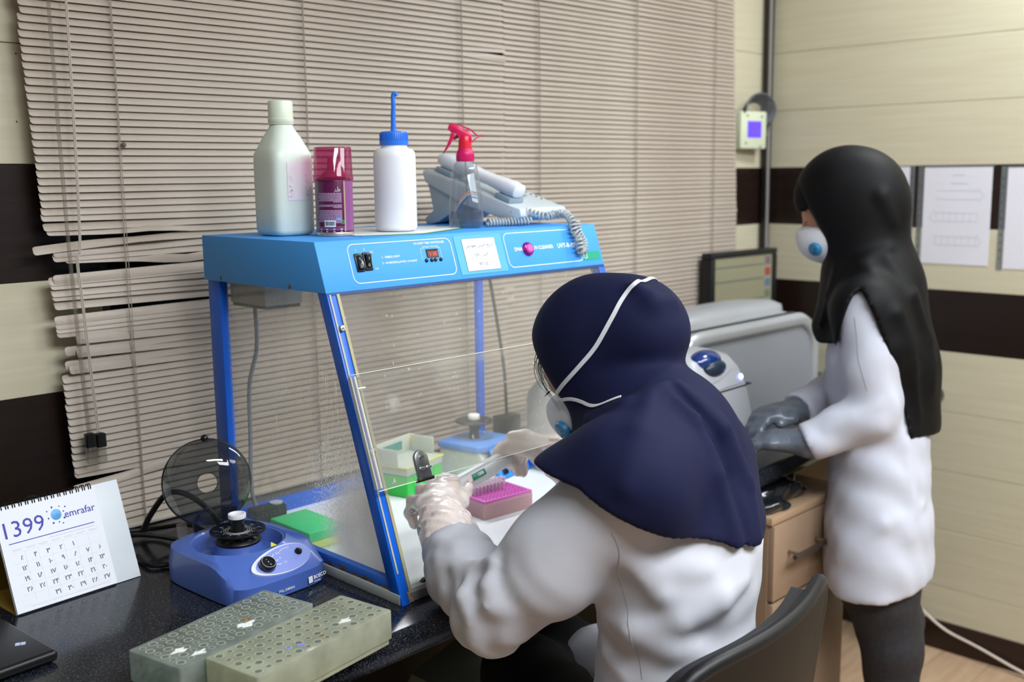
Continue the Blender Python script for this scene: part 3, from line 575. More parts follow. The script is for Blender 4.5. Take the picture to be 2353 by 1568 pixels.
obj('plaid_band',wrap(join(fine(-.03,.0235,.0155,.0160,12),fine(-.03,.0235,.0165,.0166,12)),.0325,.0003),MATS['gold_line'],aer)
obj('plaid_mauve',wrap(fine(-.03,.0235,.0105,.0140,12),.0325,.0003),MATS['mauve'],aer)
obj('plaid_checks',wrap(join(*[fine(c+d,c+d+.0012,y0,y1,1) for c in(-.021,-.0095,.003,.0155) for d in(0,.0021) for y0,y1 in((.0108,.0138),(.0075,.009))]),.0325,.0005),MATS['can_white'],aer)
obj('plaid_dark',wrap(join(*[fine(c+d,c+d+.0009,.0085,.015,1) for c in(-.021,-.0095,.003,.0155) for d in(-.0009,.0012,.0033)]),.0325,.0004),M_blk,aer)
vc=obj('valve_cup',lathe([(.026,.100),(.022,.104),(.016,.110),(.011,.113),(.007,.114),(.006,.119),(.004,.120)],28),mat('valve_rose','#b5527f',.35),aer)
obj('trigger',hexa([(-.011,-.008,.106),(.004,-.008,.106),(.004,.008,.106),(-.011,.008,.106)],[(-.008,-.006,.136),(.003,-.006,.136),(.003,.006,.136),(-.008,.006,.136)],.003),MATS['valve_rose'],aer)
obj('cap',join(lathe([(.0345,.095),(.0345,.103),(.0335,.105),(.0325,.150),(.031,.1525),(.001,.153)],48,cap=False)),pane_mat('rose_clear','#e59abb',.22,dcol='#c2588c',gloss=1.1),aer,label='translucent rosy plastic cap')
# wash bottle
wsh=thing('wash_bottle','white squeeze wash bottle with blue cap and bent blue spout','bottle',(1.240,1.517,Hz+.002))
obj('body',lathe([(.030,0),(.0365,.002),(.0385,.008),(.0385,.134),(.0375,.142),(.033,.148),(.0245,.150),(.0235,.153),(.0235,.160)],44),mat('frosted_ldpe','#eef0f7',.42,sss=.4),wsh,ang=60)
cp=obj('cap',lathe([(.0255,.155),(.0262,.157),(.0262,.162),(.0252,.163),(.0252,.176),(.0235,.179),(.006,.181),(.0045,.184)],40),mat('cap_blue','#2f7ae8',.35),wsh)
obj('cap_ribs',join(*[rot(box(.0248,.0259,-.0007,.0007,.1625,.1765),2*PI*k/40) for k in range(40)]),MATS['cap_blue'],cp,smooth=False)
rv=np.array([.70,-.71,0])
obj('spout',tube(catmull([(0,0,.182),(0,0,.205),tuple(rv*.001+[0,0,.225]),tuple(rv*.0005+[0,0,.240]),tuple(rv*.0025+[0,0,.2465]),tuple(rv*.006+[0,0,.246]),tuple(rv*.0075+[0,0,.2425])],6),[.0050]*3+[.0046]*6+[.0042]*6+[.0040]*22,10),MATS['cap_blue'],wsh)
# spray bottle
spr=thing('spray_bottle','clear trigger spray bottle with hot pink head','spray bottle',(1.424,1.525,Hz),rz=math.radians(-45))
def oct_ring(w,z,d=None): return [(x,y,z) for x,y in superell(w,d or w,3.4,32)]
obj('body',loft([oct_ring(.060,.0),oct_ring(.066,.004),oct_ring(.068,.02),oct_ring(.066,.045),oct_ring(.056,.085),oct_ring(.048,.112),oct_ring(.044,.124),oct_ring(.030,.129),oct_ring(.028,.134)]),pane_mat('pet_clear','#e4e8ea',.10,'#dfe3e8',gloss=2.0,rough=.05),spr,ang=70,label='clear faceted plastic bottle')
obj('liquid',loft([oct_ring(.057,.003),oct_ring(.064,.006),oct_ring(.065,.02),oct_ring(.064,.032)]),pane_mat('water_tint','#d3dfef',.10,'#c9d6ea'),spr)
def on_body(z,a,o=.0012):
    R=np.interp(z,[0,.02,.045,.085,.112],[.033,.034,.033,.028,.024])+o; return (R*math.sin(a)*1.0,-R*math.cos(a)*1.0,z)
for c,zz,nm in(('#e06a78',.070,'red'),('#78b88a',.066,'green'),('#2b3fa0',.060,'blue')):
    obj('wave_stripe',tube([on_body(zz-.042*max(0,(.25-a))**1.6*1.0-.010*max(0,a-.5),a) for a in np.linspace(-.95,.75,22)],.0011,5),mat('stripe_'+nm,c,.4),spr)
obj('white_tag',hexa([on_body(.052,.42,.001),on_body(.048,.80,.001),on_body(.048,.80,.0016),on_body(.052,.42,.0016)],[on_body(.102,.15,.002),on_body(.106,.68,.002),on_body(.106,.68,.0026),on_body(.102,.15,.0026)]),mat('tag_white','#eef0f4',.5),spr,smooth=False)
M_pink=mat('spray_pink','#e0185e',.3,coat=.3,sss=.1)
hd=obj('collar',join(lathe([(.0165,.128),(.0175,.130),(.0172,.142),(.0160,.148),(.0145,.150),(.0140,.152)],28),*[rot(box(.0168,.0178,-.0006,.0006,.130,.142),2*PI*k/30) for k in range(30)]),mat('collar_pink','#d81868',.35),spr)
obj('neck',lathe([(.0135,.150),(.0125,.165),(.0120,.175),(.009,.180)],24),mat('spray_red','#e21d3a',.3),spr)
obj('head',prism([(.014,.166),(.012,.182),(-.006,.192),(-.026,.201),(-.030,.199),(-.034,.188),(-.020,.186),(-.012,.174),(-.010,.166)],-.009,.009,.003,axis='Y'),M_pink,spr)
obj('nozzle',xf(lathe([(.007,0),(.0078,.002),(.0078,.012),(.006,.013)],16),frame_to((-.027,0,.1935),(0,1,0),(.35,0,.94))),M_pink,spr)
obj('trigger',prism([(-.026,.186),(-.018,.186),(-.022,.172),(-.030,.158),(-.042,.143),(-.0435,.1435),(-.036,.158),(-.030,.172)],-.006,.006,.0015,axis='Y'),M_pink,spr)
obj('linkage',tube([(-.022,0,.172),(-.010,0,.178)],.003,8),mat('link_dark','#9c1144',.4),spr)
obj('tail_fins',join(prism([(-.02,.200),(.010,.188),(.024,.176),(.036,.1745),(.036,.1765),(.025,.1785),(.011,.191),(-.02,.2025)],-.004,.004,axis='Y'),prism([(.013,.166),(.020,.173),(.028,.1755),(.028,.1742),(.021,.171),(.014,.163)],-.003,.003,axis='Y')),M_pink,spr)
obj('dip_tube',tube([(0,0,.13),(.002,0,.06),(.004,0,.006)],.0018,6),M_clear,spr)
# paper folder
fld=thing('paper_folder','white papers in a green edged folder lying under the bottles','papers',(1.26,1.52,CZ))
def sheet(pts,z,th): return prism([(x-1.26,y-1.52) for x,y in pts],z,z+th)
obj('folder_cover',sheet([(1.120,1.4620),(1.225,1.4200),(1.405,1.508),(1.448,1.592),(1.30,1.70),(1.15,1.62)],.0002,.0008),mat('folder_green','#158a3c',.45),fld,smooth=False)
obj('paper_sheet',sheet([(1.110,1.468),(1.228,1.428),(1.395,1.512),(1.432,1.580),(1.30,1.69),(1.15,1.62)],.0011,.0004),mat('paper_white','#e8ebe6',.7),fld,smooth=False)
obj('paper_sheet',sheet([(1.105,1.50),(1.215,1.45),(1.385,1.53),(1.415,1.61),(1.28,1.69),(1.14,1.62)],.0016,.0003),mat('paper_grey','#dcdfe0',.7),fld,smooth=False)
# telephone
ph=thing('telephone','pale grey desk telephone with coiled cord behind the spray bottle','telephone',(1.575,1.60,Hz),rz=math.radians(8))
M_ph=mat('phone_grey','#ccd5da',.42,noise=.03); M_ph2=mat('phone_under','#8fa3b2',.45)
# body wedge: profile in y,z, lowest towards -y
obj('base',prism([(-.125,.018),(-.122,.034),(-.10,.040),(.118,.116),(.135,.112),(.128,.088),(.02,.040),(-.10,.008)],-.075,.090,.004,axis='X'),M_ph,ph)
obj('stand',prism([(.118,.0),(.096,.004),(.02,.046),(.125,.090),(.110,.03),(.134,.012),(.130,0)],-.070,.085,.003,axis='X'),mat('phone_stand','#a9b6bd',.5),ph)
sl=math.atan2(.076,.218)
Mp=frame_to((0,-.10,.040),(1,0,0),(0,math.cos(sl),math.sin(sl)))
hs=obj('handset',xf(join(loft([[(-.045+x,y0,.004+z) for x,z in rrect(w,h,min(w,h)*.45,5)] for y0,w,h in((.006,.030,.016),(.010,.040,.026),(.03,.045,.032),(.06,.040,.026),(.10,.034,.022),(.14,.038,.025),(.175,.044,.032),(.205,.044,.032),(.222,.032,.020))]),),Mp@Matrix.Translation((0,0,.022))),mat('handset_white','#e3e6ee',.35),ph)
obj('cradle',xf(join(box(-.070,-.020,.01,.05,0,.012,.003),box(-.070,-.020,.17,.215,0,.012,.003)),Mp),M_ph2,ph)
keyc=obj('key',xf(box(-.006,.006,-.004,.004,0,.004,.0012),Mp@Matrix.Translation((.0,.05,0))),mat('key_grey','#9aa5a6',.5),ph)
for r_ in range(4):
    for c_ in range(3):
        if r_==0 and c_==0: continue
        k=copy_obj(keyc,ph); k.location=Vector(Mp.to_3x3()@Vector((c_*.018,r_*.014,0)))
obj('screen',xf(box(0,.075,.13,.18,0,.003,.001),Mp),mat('phone_lcd','#8c988d',.2),ph)
dt=obj('memory_button',xf(lathe([(.0022,0),(.0022,.0015),(.001,.002)],8),Mp@Matrix.Translation((.072,.03,0))),mat('mem_dark','#3c4348',.5),ph)
for i in range(1,9): copy_obj(dt,ph).location=Vector(Mp.to_3x3()@Vector((0,.0145*i,0)))
def coil(path,R,r,turns,n=10):
    P=[np.array(p) for p in catmull(path,24)]; P2,Tn,U=frames(P); L=len(P2); out=[]; N=int(turns*n); seg=np.cumsum([0]+[np.linalg.norm(P2[i+1]-P2[i]) for i in range(L-1)])
    for k in range(N+1):
        s=seg[-1]*k/N; i=min(np.searchsorted(seg,s,side='right')-1,L-2); f=(s-seg[i])/max(seg[i+1]-seg[i],1e-9); p=P2[i]*(1-f)+P2[i+1]*f; w=np.cross(Tn[i],U[i]); a=2*PI*turns*k/N
        out.append(tuple(p+R*(math.cos(a)*U[i]+math.sin(a)*w)))
    return tube(out,r,5)
obj('coiled_cord',xf(coil([(1.52,1.495,Hz+.030),(1.548,1.470,Hz+.026),(1.57,1.448,Hz+.018),(1.595,1.447,Hz+.021),(1.598,1.425,Hz+.024),(1.590,1.398,Hz+.013),(1.584,1.385,Hz-.008),(1.588,1.376,Hz-.028),(1.585,1.370,Hz-.046)],.0066,.0023,27),MW[ph].inverted()),mat('cord_grey','#b9c0c1',.45),ph)
obj('coiled_cord',xf(coil([(1.585,1.371,Hz-.048),(1.598,1.372,Hz-.050),(1.607,1.377,Hz-.036),(1.600,1.386,Hz-.014),(1.604,1.395,Hz+.006)],.0062,.0023,13),MW[ph].inverted()),MATS['cord_grey'],ph)
obj('coiled_cord',xf(coil([(1.46,1.505,Hz+.0085),(1.50,1.490,Hz+.009),(1.545,1.466,Hz+.010)],.0066,.0023,14),MW[ph].inverted()),MATS['cord_grey'],ph)
# ================================================================ THINGS IN THE CABINET
Fz=T+.0082
pcr=thing('tube_box','green lidded yellow tube box behind the clouded side sheet','tube box',(1.045,1.555,Fz))
obj('base',box(-.037,.037,-.060,.060,0,.017,.003),mat('box_yellow','#d9f070',.4,sss=.15),pcr)
obj('lid',box(-.040,.040,-.063,.063,.016,.034,.004),mat('box_green','#28e084',.35,sss=.15),pcr)
spg=thing('black_foam_block','dark foam block in the rear corner of the cabinet','foam block',(1.045,1.688,Fz))
obj('block',box(-.034,.034,-.016,.016,0,.033,.003),mat('foam_black','#1d2624',.95,bump=.6,bscale=300),spg)
obj('white_disc',tr(lathe([(.012,0),(.0125,.003),(.001,.004)],20),.020,0,.033),mat('disc_pale','#b9b9c4',.5),spg)
# green rack with clear lid
gb=thing('tip_box','green tip box with frosted open lid and yellow clip','tip box',(1.372,1.660,Fz),rz=math.radians(14))
M_gr=mat('rack_green','#2fc24a',.38,sss=.1)
obj('base',join(box(-.063,.063,-.042,.042,0,.045,.003),*[box(x,x+.002,-.0432,-.042,.004,.042) for x in(-.04,-.005,.03)]),M_gr,gb)
M_frost=mat('frost_pp','#dfe8da',.4,trans=.35,sss=.3)
obj('inner_tray',box(-.0635,.0635,-.0425,.0425,.045,.063,.003),M_frost,gb)
obj('yellow_rim',join(*[box(-.065,.065,s*.0435-.001,s*.0435+.001,.061,.064) for s in(-1,1)]+[box(s*.065-.001,s*.065+.001,-.0435,.0435,.061,.064) for s in(-1,1)]),mat('rim_yellow','#dfe070',.4),gb,smooth=False)
lidg=obj('lid',join(box(-.066,.066,.040,.044,.062,.100,.002),box(-.066,-.062,-.02,.044,.062,.098,.002),box(.062,.066,-.02,.044,.062,.098,.002)),MATS['frost_pp'],gb)
obj('lid_label',box(-.035,.030,.0385,.0398,.072,.090),mat('label_teal','#2f8f7c',.5,noise=.3,nscale=200),lidg,smooth=False)
obj('clip',tr(xf(lathe([(.009,-.003),(.0095,0),(.009,.003)],18),Matrix.Rotation(PI/2,4,'X')),.069,.041,.088),mat('clip_yellow','#f2c61c',.35),lidg)
# pink tip rack
pk=thing('pink_tip_rack','clear tip rack with magenta tray and rows of white tips','tip rack',(1.394,1.424,Fz),rz=math.radians(-5))
obj('box',join(box(-.061,.061,-.041,-.0385,0,.032,.001),box(-.061,.061,.0385,.041,0,.032,.001),box(-.061,-.0585,-.0385,.0385,0,.032,.001),box(.0585,.061,-.0385,.0385,0,.032,.001),box(-.0585,.0585,-.0385,.0385,0,.002)),pane_mat('pp_rosy','#f6e4e4',.62,'#f3dcde',gloss=.8,rough=.15),pk,smooth=False)
ty=obj('tray',box(-.0605,.0605,-.0405,.0405,.032,.0365,.0015),mat('tray_magenta','#dc6cc2',.4),pk)
obj('tray_skirt',box(-.0595,.0595,-.0395,.0395,.026,.032,.001),mat('tray_magenta_pale','#e6aed6',.4),pk)
holes=[];tips=[]
tip=None
for r_ in range(8):
    for c_ in range(12):
        x=-.0495+c_*.009;y=-.0315+r_*.009
        holes.append(tr(lathe([(.0029,.0365),(.0029,.0371),(.0024,.0371),(.0024,.0352),(.0002,.0352)],10,cap=False),x,y))
        if (r_>=4 and c_<9 and r_+c_*.35>3.2) or (r_>=6 and c_<11):
            if tip is None: tip=obj('pipette_tip',join(lathe([(.0030,.046),(.0032,.0475),(.0032,.052),(.0028,.0525)],9),lathe([(.0024,.036),(.0028,.046)],9,cap=False)),mat('tip_pale','#f3d6ea',.4,trans=.3),pk); tip.location=(x,y,0)
            else: copy_obj(tip,pk,loc=(x,y,0))
obj('tray_holes',join(*holes),mat('tray_magenta_dark','#a83c92',.5),pk,kind='stuff')
obj('tips_inside',join(*[tr(lathe([(.0024,.026),(.0010,.004)],6,cap=False),-.0495+c_*.009,-.0315+r_*.009) for r_ in(0,2,5) for c_ in range(12)]),MATS['tray_magenta_pale'],pk,kind='stuff')
# small centrifuge-vortex inside
dv=thing('vortex_mixer','small grey and blue vortex mixer with black rotor inside the cabinet','lab device',(1.572,1.655,Fz),rz=math.radians(9))
obj('body',hexa([(-.066,-.085,0),(.062,-.085,0),(.062,.065,0),(-.066,.065,0)],[(-.062,-.045,.058),(.060,-.045,.058),(.060,.062,.058),(-.062,.062,.058)],.004),mat('device_grey','#b9c2b6',.45),dv)
obj('top_cover',prism([(-.067,.066),(.064,.066),(.064,-.044),(.035,-.058),(-.05,-.058),(-.067,-.044)],.056,.071,.004),mat('device_blue','#5d93dc',.35),dv)
fp=obj('front_panel',hexa([(-.05,-.098,.002),(.062,-.098,.002),(.062,-.086,.002),(-.05,-.086,.002)],[(-.045,-.066,.062),(.062,-.066,.062),(.062,-.058,.062),(-.045,-.058,.062)],.003),mat('device_bright_blue','#3d97f2',.35),dv)
for x in(-.03,.0,.03): obj('panel_button',xf(box(-.008,.008,-.006,.006,0,.003,.001),frame_to((x,-.093,.016),(1,0,0),(0,.45,.9))),M_blk,fp)
obj('green_print',tr(textg('COMBI',.012),.0,-.02,.0713),mat('print_green','#5fae6e',.5),dv,smooth=False)
ro=obj('rotor',join(lathe([(.012,.070),(.011,.085),(.010,.108)],20),lathe([(.012,.107),(.040,.108),(.042,.110),(.040,.113),(.012,.114)],32)),mat('rotor_black','#23282c',.4),dv)
ro.location=(-.005,.01,0)
obj('rotor_cap',tr(lathe([(.0125,.113),(.0135,.115),(.0135,.123),(.012,.125),(.001,.1245)],24),-.005,.01,0),mat('cap_white','#e9e7e2',.4),ro).location=(.005,-.01,0)
# ================================================================ THINGS ON THE BENCH
# desk calendar (tent)
cal=thing('desk_calendar','white tent calendar with spiral binding showing 1399','calendar',(.655,1.618,T),rz=math.radians(4.2))
aL=math.atan2(.058,.158)
Mc=frame_to((0,0,.001),(1,0,0),(0,math.sin(aL),math.cos(aL)))   # x along, y up the face, z out to the front... 
M_mar=mat('marble_print','#e9eef2',.35,col2='#d6dde2',nscale=7)
FH=.167
obj('front_cover',xf(box(-.104,.104,0,FH,-.0022,0,.0006),Mc),M_mar,cal)
obj('cover_back',xf(box(-.1035,.1035,.001,FH-.001,-.0026,-.0022),Mc),mat('gold_card','#a3873a',.5),cal,smooth=False)
aB=-math.atan2(.062,.156)
Mb=frame_to((0,.122,.001),(1,0,0),(0,math.sin(aB),math.cos(aB)))
obj('rear_cover',xf(box(-.104,.104,0,FH-.002,-.0022,0),Mb),M_mar,cal,smooth=False)
obj('rear_inner',xf(box(-.1035,.1035,.001,FH-.003,0.0,.0006),Mb),MATS['gold_card'],cal,smooth=False)
obj('foot_card',box(-.104,.104,.004,.12,.0002,.002),MATS['gold_card'],cal,smooth=False)
for k in range(3): obj('under_page',xf(box(-.1035+.001*k,.058,.0015*k,FH-.002,.0004+.0009*k,.0010+.0009*k),Mc@Matrix.Rotation(-.004*k,4,'X')),mat('page_white','#eef0f7',.55),cal,smooth=False)
pgm=Mc@Matrix.Translation((0,0,.0034))
pg=obj('page',xf(box(-.1035,.060,.001,FH-.002,0,.0004),pgm),MATS['page_white'],cal,smooth=False)
M_ind=mat('ink_indigo','#3c3fa8',.5); M_inkb=mat('ink_black','#3a3c48',.6); M_pale=mat('ink_pale','#c3c6d2',.6)
def pgt(s,size,x,y,al='CENTER',b=.0001): return xf(textg(s,size,al,extr=.00003,bold=b),pgm@Matrix.Translation((x,y,.0006)))
obj('year_print',join(pgt('1399',.036,-.066,.127,b=.0),xf(box(-.092,.047,.1065,.1078,.0004,.0006),pgm)),M_ind,pg,smooth=False)
obj('brand_print',pgt('emrafar',.0165,.028,.131),M_ind,pg,smooth=False)
lg=[xf(lathe([(.0088,0),(.0078,.0003),(.0005,.0005)],24),pgm@Matrix.Translation((-.0105,.1345,.0004)))]
obj('logo_ball',join(*lg),mat('logo_blue','#3f8fd8',.4,col2='#7fc0ee',nscale=90),pg)
obj('logo_dots',join(*[xf(lathe([(r,0),(r*.5,.0003)],10),pgm@Matrix.Translation((-.0105+R*math.cos(a),.1345+R*math.sin(a),.0004))) for a,R,r in((.2,.013,.0013),(1.0,.014,.0011),(1.9,.0135,.0016),(2.6,.0155,.0012),(3.4,.0135,.0014),(4.2,.014,.0017),(4.9,.013,.0012),(5.7,.0145,.0018),(.5,.019,.0013),(5.2,.018,.0012))]),M_ind,pg)
gl=[]
cx0,cw,ry0,rh=-.0915,.0205,.0915,.0165
for k in range(1,7): gl.append(xf(box(cx0+cw*k-.0001,cx0+cw*k+.0001,.012,.094,.0004,.0005),pgm))
for k in range(0,6): gl.append(xf(box(cx0,cx0+cw*7,ry0-rh*k-.0001,ry0-rh*k+.0001,.0004,.0005),pgm))
gl.append(xf(box(-.03,.046,.1015,.1022,.0004,.0005),pgm)); gl.append(xf(box(-.08,.05,.0065,.007,.0004,.0005),pgm))
for k in range(7): gl+= [xf(box(cx0+cw*k+.002,cx0+cw*k+.018,.0965,.0971,.0004,.0005),pgm),xf(box(cx0+cw*k+.004,cx0+cw*k+.016,.0945,.0949,.0004,.0005),pgm)]
obj('grid_print',join(*gl),M_pale,pg,smooth=False)
dg='۰۱۲۳۴۵۶۷۸۹'
def fd(n): return ''.join(dg[int(c)] for c in str(n))
days=[]
table=[[5,4,3,2,1,None,None],[12,11,10,9,8,7,6],[19,18,17,16,15,14,13],[26,25,24,23,22,21,20],[None,None,31,30,29,28,27]]
for r_,row in enumerate(table):
    for c_,d in enumerate(row):
        if d: days.append(pgt(fd(d),.0105,cx0+cw*(c_+.72),ry0-rh*(r_+.55),b=.00012))
obj('day_numbers',join(*days),M_inkb,pg,smooth=False)
ringg=tube([(0,.0055*math.cos(a)-.0010,.0052*math.sin(a)) for a in np.linspace(0,2*PI,20)],.0009,6)
rg=None
for k in range(31):
    x=-.101+.0052*k
    if k%2==0 or True:
        if x>.058: break
        if rg is None: rg=obj('spiral_ring',xf(ringg,Mc@Matrix.Translation((0,FH-.001,-.0005))),mat('wire_black','#17171a',.3,metal=.5),cal); rg.location=(x,0,0)
        else: copy_obj(rg,cal,loc=(x+(.0016 if k%2 else 0),0,0))
# laptop corner
lp=thing('laptop','black laptop corner with pale logo sticker in the lower left','laptop',(.37,1.50,T),rz=math.radians(4))
obj('base',box(-.155,.155,-.105,.105,.003,.019,.006,3),mat('laptop_black','#121214',.35,noise=.1),lp)
obj('palm_rest',box(-.15,.15,-.10,.10,.0188,.0194,.0003),mat('laptop_deck','#17171a',.45,noise=.1,nscale=200),lp)
obj('logo_sticker',xf(join(*[tr(box(0,.0062,0,.0042,0,.0003),a*.0070,b*.0050) for a in(0,1) for b in(0,1)]),Matrix.Translation((.121,-.048,.0196))@Matrix.Rotation(-.5,4,'Z')),mat('sticker_pale','#a9b9d6',.4,emit='#a9b9d6',estr=.15),lp,smooth=False)
obj('foot',box(-.12,.12,-.08,-.07,0,.0035),M_blk,lp,smooth=False)
# bench mini centrifuge
mc=thing('mini_centrifuge','blue bench top mini centrifuge with open smoked dish lid','centrifuge',(.876,1.487,T),rz=math.radians(3))
M_mc=mat('mc_blue','#4a67b4',.38,noise=.04,coat=.15)
def mc_ring(w,d0,d1,z,e=3.6,n=64):
    P=[]
    for i in range(n):
        a=2*PI*i/n;c,s=math.cos(a),math.sin(a); x=w*abs(c)**(2/e)*(1 if c>=0 else -1); y=(d1 if s>=0 else d0)*abs(s)**(2/e)*(1 if s>=0 else -1); P.append((x,y,z))
    return P
def circ(r,z,n=64,c=(0,.020)): return [(c[0]+r*math.cos(2*PI*i/n),c[1]+r*math.sin(2*PI*i/n),z) for i in range(n)]
def slope(P,k0,z0,zb):   # front slopes down towards -y
    return [(x,y,zb+(z0-zb)*min(1,max(0,(y-k0[0])/(k0[1]-k0[0])))) for x,y,z in P]
b1=mc_ring(.093,.112,.116,.002,5); b2=mc_ring(.094,.113,.117,.030,5)
top0=slope(mc_ring(.092,.112,.116,.056,4.2),(-.114,-.045),.057,.020); top1=slope(mc_ring(.086,.103,.108,.06,3.4),(-.105,-.045),.0625,.027)
obj('body',loft([mc_ring(.088,.107,.112,.0,5),b1,b2,top0,top1,circ(.0775,.063),circ(.0745,.0605),circ(.0725,.0605),circ(.070,.055),circ(.063,.040),circ(.055,.036),circ(.045,.037),circ(.040,.044),circ(.036,.060),circ(.0355,.0615)]),M_mc,mc,ang=38)
obj('hub_base',lathe([(.037,.060),(.0375,.063),(.034,.068),(.024,.071),(.016,.073)],40,(0,.020)),mat('mc_black','#0f0f11',.4),mc)
# rotor: disc with oval holes
def rotor_disc():
    bm=bmesh.new(); R=.0455
    rings=[[(.010,.078)],[(.030,.0785)],[(.0415,.0795)],[(R,.0805)]]
    n=96
    def P(r,z,i): return (r*math.cos(2*PI*i/n),r*math.sin(2*PI*i/n),z)
    g=[]
    for r,z in((.010,.078),(.0300,.0785),(.0405,.0795),(R,.0805)): g.append((r,z))
    V=[];F=[]
    for lay,dz in((0,0),(1,-.0022)):
        for r,z in g: V+=[P(r,z+dz,i) for i in range(n)]
    def id(l,k,i): return l*4*n+k*n+i%n
    for i in range(n):
        hole=(i%8) in(2,3,4,5)
        for k in range(3):
            if k==1 and hole: continue
            F.append((id(0,k,i),id(0,k+1,i),id(0,k+1,i+1),id(0,k,i+1))); F.append((id(1,k,i),id(1,k,i+1),id(1,k+1,i+1),id(1,k+1,i)))
        F.append((id(0,3,i),id(1,3,i),id(1,3,i+1),id(0,3,i+1))); F.append((id(0,0,i),id(0,0,i+1),id(1,0,i+1),id(1,0,i)))
        if hole:
            F.append((id(0,1,i),id(0,1,i+1),id(1,1,i+1),id(1,1,i))); F.append((id(0,2,i),id(1,2,i),id(1,2,i+1),id(0,2,i+1)))
            if (i%8)==2: F.append((id(0,1,i),id(1,1,i),id(1,2,i),id(0,2,i)))
            if (i%8)==5: F.append((id(0,1,i+1),id(0,2,i+1),id(1,2,i+1),id(1,1,i+1)))
    return tr((V,F),0,.020,0)
rt=obj('rotor',join(rotor_disc(),lathe([(.0115,.072),(.0115,.092),(.0108,.0925),(.0108,.0935),(.0115,.094),(.0115,.101)],28,(0,.020))),mat('mc_rotor','#141416',.38),mc)
obj('rotor_print',join(*[tube([(r*math.cos(a),.020+r*math.sin(a),.0788) for a in np.linspace(0,2*PI,40)],.0002,4) for r in(.0165,.0195,.0225)],*[tr(textg(str(k+1),.0042,extr=.00003),.0265*math.cos(-2*PI*k/12),.020+.0265*math.sin(-2*PI*k/12),.0787) for k in range(12)]),M_print,rt,smooth=False)
obj('rotor_cap',lathe([(.0120,.099),(.0145,.1005),(.0148,.1065),(.0145,.1075),(.0120,.1078),(.0095,.1055),(.001,.1050)],32,(0,.020)),mat('nylon_white','#eceaf0',.4,sss=.1),mc)
# control panel on the sloping front
sa=math.atan2(.036,.053); Mpn=frame_to((.012,-.0800,.0470),(1,0,0),(0,math.cos(sa),math.sin(sa)))
def tear(sc=1.,dx=0):
    pts=[]
    for i in range(48):
        a=2*PI*i/48; c,s=math.cos(a),math.sin(a); w=.058*sc; h=(.0255+.004*c)*sc; pts.append((w*c,h*s+.004*c))
    return pts
pn=obj('control_panel',xf(prism(tear(1.0),-.008,.0012),Mpn),mat('panel_lilac','#dfe3fb',.35),mc)
obj('panel_face',xf(prism([(x+.004,y-.0005) for x,y in tear(.93)],.0012,.0016),Mpn),mat('panel_blue','#8f9fe4',.35,noise=.05,nscale=200),pn,smooth=False)
kn=obj('speed_knob',xf(lathe([(.0135,.001),(.0140,.003),(.0130,.010),(.0110,.0115),(.0105,.0108),(.001,.0105)],32),Mpn@Matrix.Translation((-.030,-.003,.0012))),mat('knob_black','#101013',.25),pn)
obj('knob_marks',xf(join(tube([(.0112*math.cos(a),.0112*math.sin(a),.0117) for a in np.linspace(0,2*PI,40)],.0003,4),tr(textg('0',.004,extr=.00004),0,0,.0109),tr(textg('I',.004,extr=.00004),-.001,.0055,.0109),tr(textg('II',.004,extr=.00004),.001,-.0055,.0109)),Mpn@Matrix.Translation((-.030,-.003,.0012))),M_print,kn,smooth=False)
obj('power_button',xf(lathe([(.0062,.001),(.0062,.003),(.0048,.0062),(.001,.0072)],24),Mpn@Matrix.Translation((.036,.004,.0012))),MATS['knob_black'],pn)
pp=[]
for a,L_ in((.62,.020),(.18,.014),(-.18,.015)): pp.append(xf(box(.0175,.0175+L_*.6,-.0005,.0005,.0016,.0018),Mpn@Matrix.Translation((-.030,-.003,0))@Matrix.Rotation(a,4,'Z')))
for s,x,y in(('0.5',.001,.0135),('0',.0,.0035),('1.5',.0035,-.0065)): pp.append(xf(textg(s,.0058,extr=.00003),Mpn@Matrix.Translation((x,y,.0018))))
pp.append(xf(tube(catmull([(.006,.016,.0018),(.014,.0185,.0018),(.026,.0185,.0018)],6),.0006,4),Mpn))
obj('panel_print',join(*pp),M_print,pn,smooth=False)
obj('warning_triangle',xf(prism([(-.006,0),(.006,0),(0,.009)],0,.0004),Mpn@Matrix.Translation((.004,.029,.0012))),mat('warning_yellow','#d9d322',.4),mc,smooth=False)
Mfb=frame_to((.050,-.1125,.014),(1,.16,0),(0,.1,1))
obj('brand_print',xf(join(textg('BOECO',.0085,'LEFT',bold=.0002),tr(box(-.0115,-.0025,-.006,.0045,-.0001,.0002),0,0,0),tr(textg('Germany',.004,'LEFT'),0,-.0065)),Mfb@Matrix.Translation((0,0,.0009))),M_print,mc,smooth=False)
obj('brand_print',xf(textg('FVL-2400N',.0065),frame_to((-.005,-.1150,.012),(1,.0,0),(0,0,1))@Matrix.Translation((0,0,.0012))),M_print,mc,smooth=False)
# open dish lid, standing on the rear hinge
Md=frame_to((-.008,.092,.150),(.86,-.5,.02),(.10,.20,.97))
dsh=obj('dish_lid',xf(lathe([(.0165,.030),(.0165,.0315),(.035,.0295),(.055,.022),(.068,.009),(.0715,.0),(.0730,0),(.0695,.010),(.0560,.0235),(.0355,.0312),(.0165,.0332)],56,cap=False),Md),pane_mat('smoke_clear','#b4b8bb',.02,gloss=1.3),mc,label='smoked clear dish lid tipped open')
obj('dish_rim',xf(join(tube([(.0722*math.cos(a),.0722*math.sin(a),0) for a in np.linspace(0,2*PI,64)],.0012,6),tube([(.0165*math.cos(a),.0165*math.sin(a),.0322) for a in np.linspace(0,2*PI,32)],.0006,5)),Md),mat('rim_dark','#1a1b1d',.3),dsh)
obj('lid_knob',xf(ball((.002,.0735,.003),.0066,14,10),Md),MATS['knob_black'],dsh)
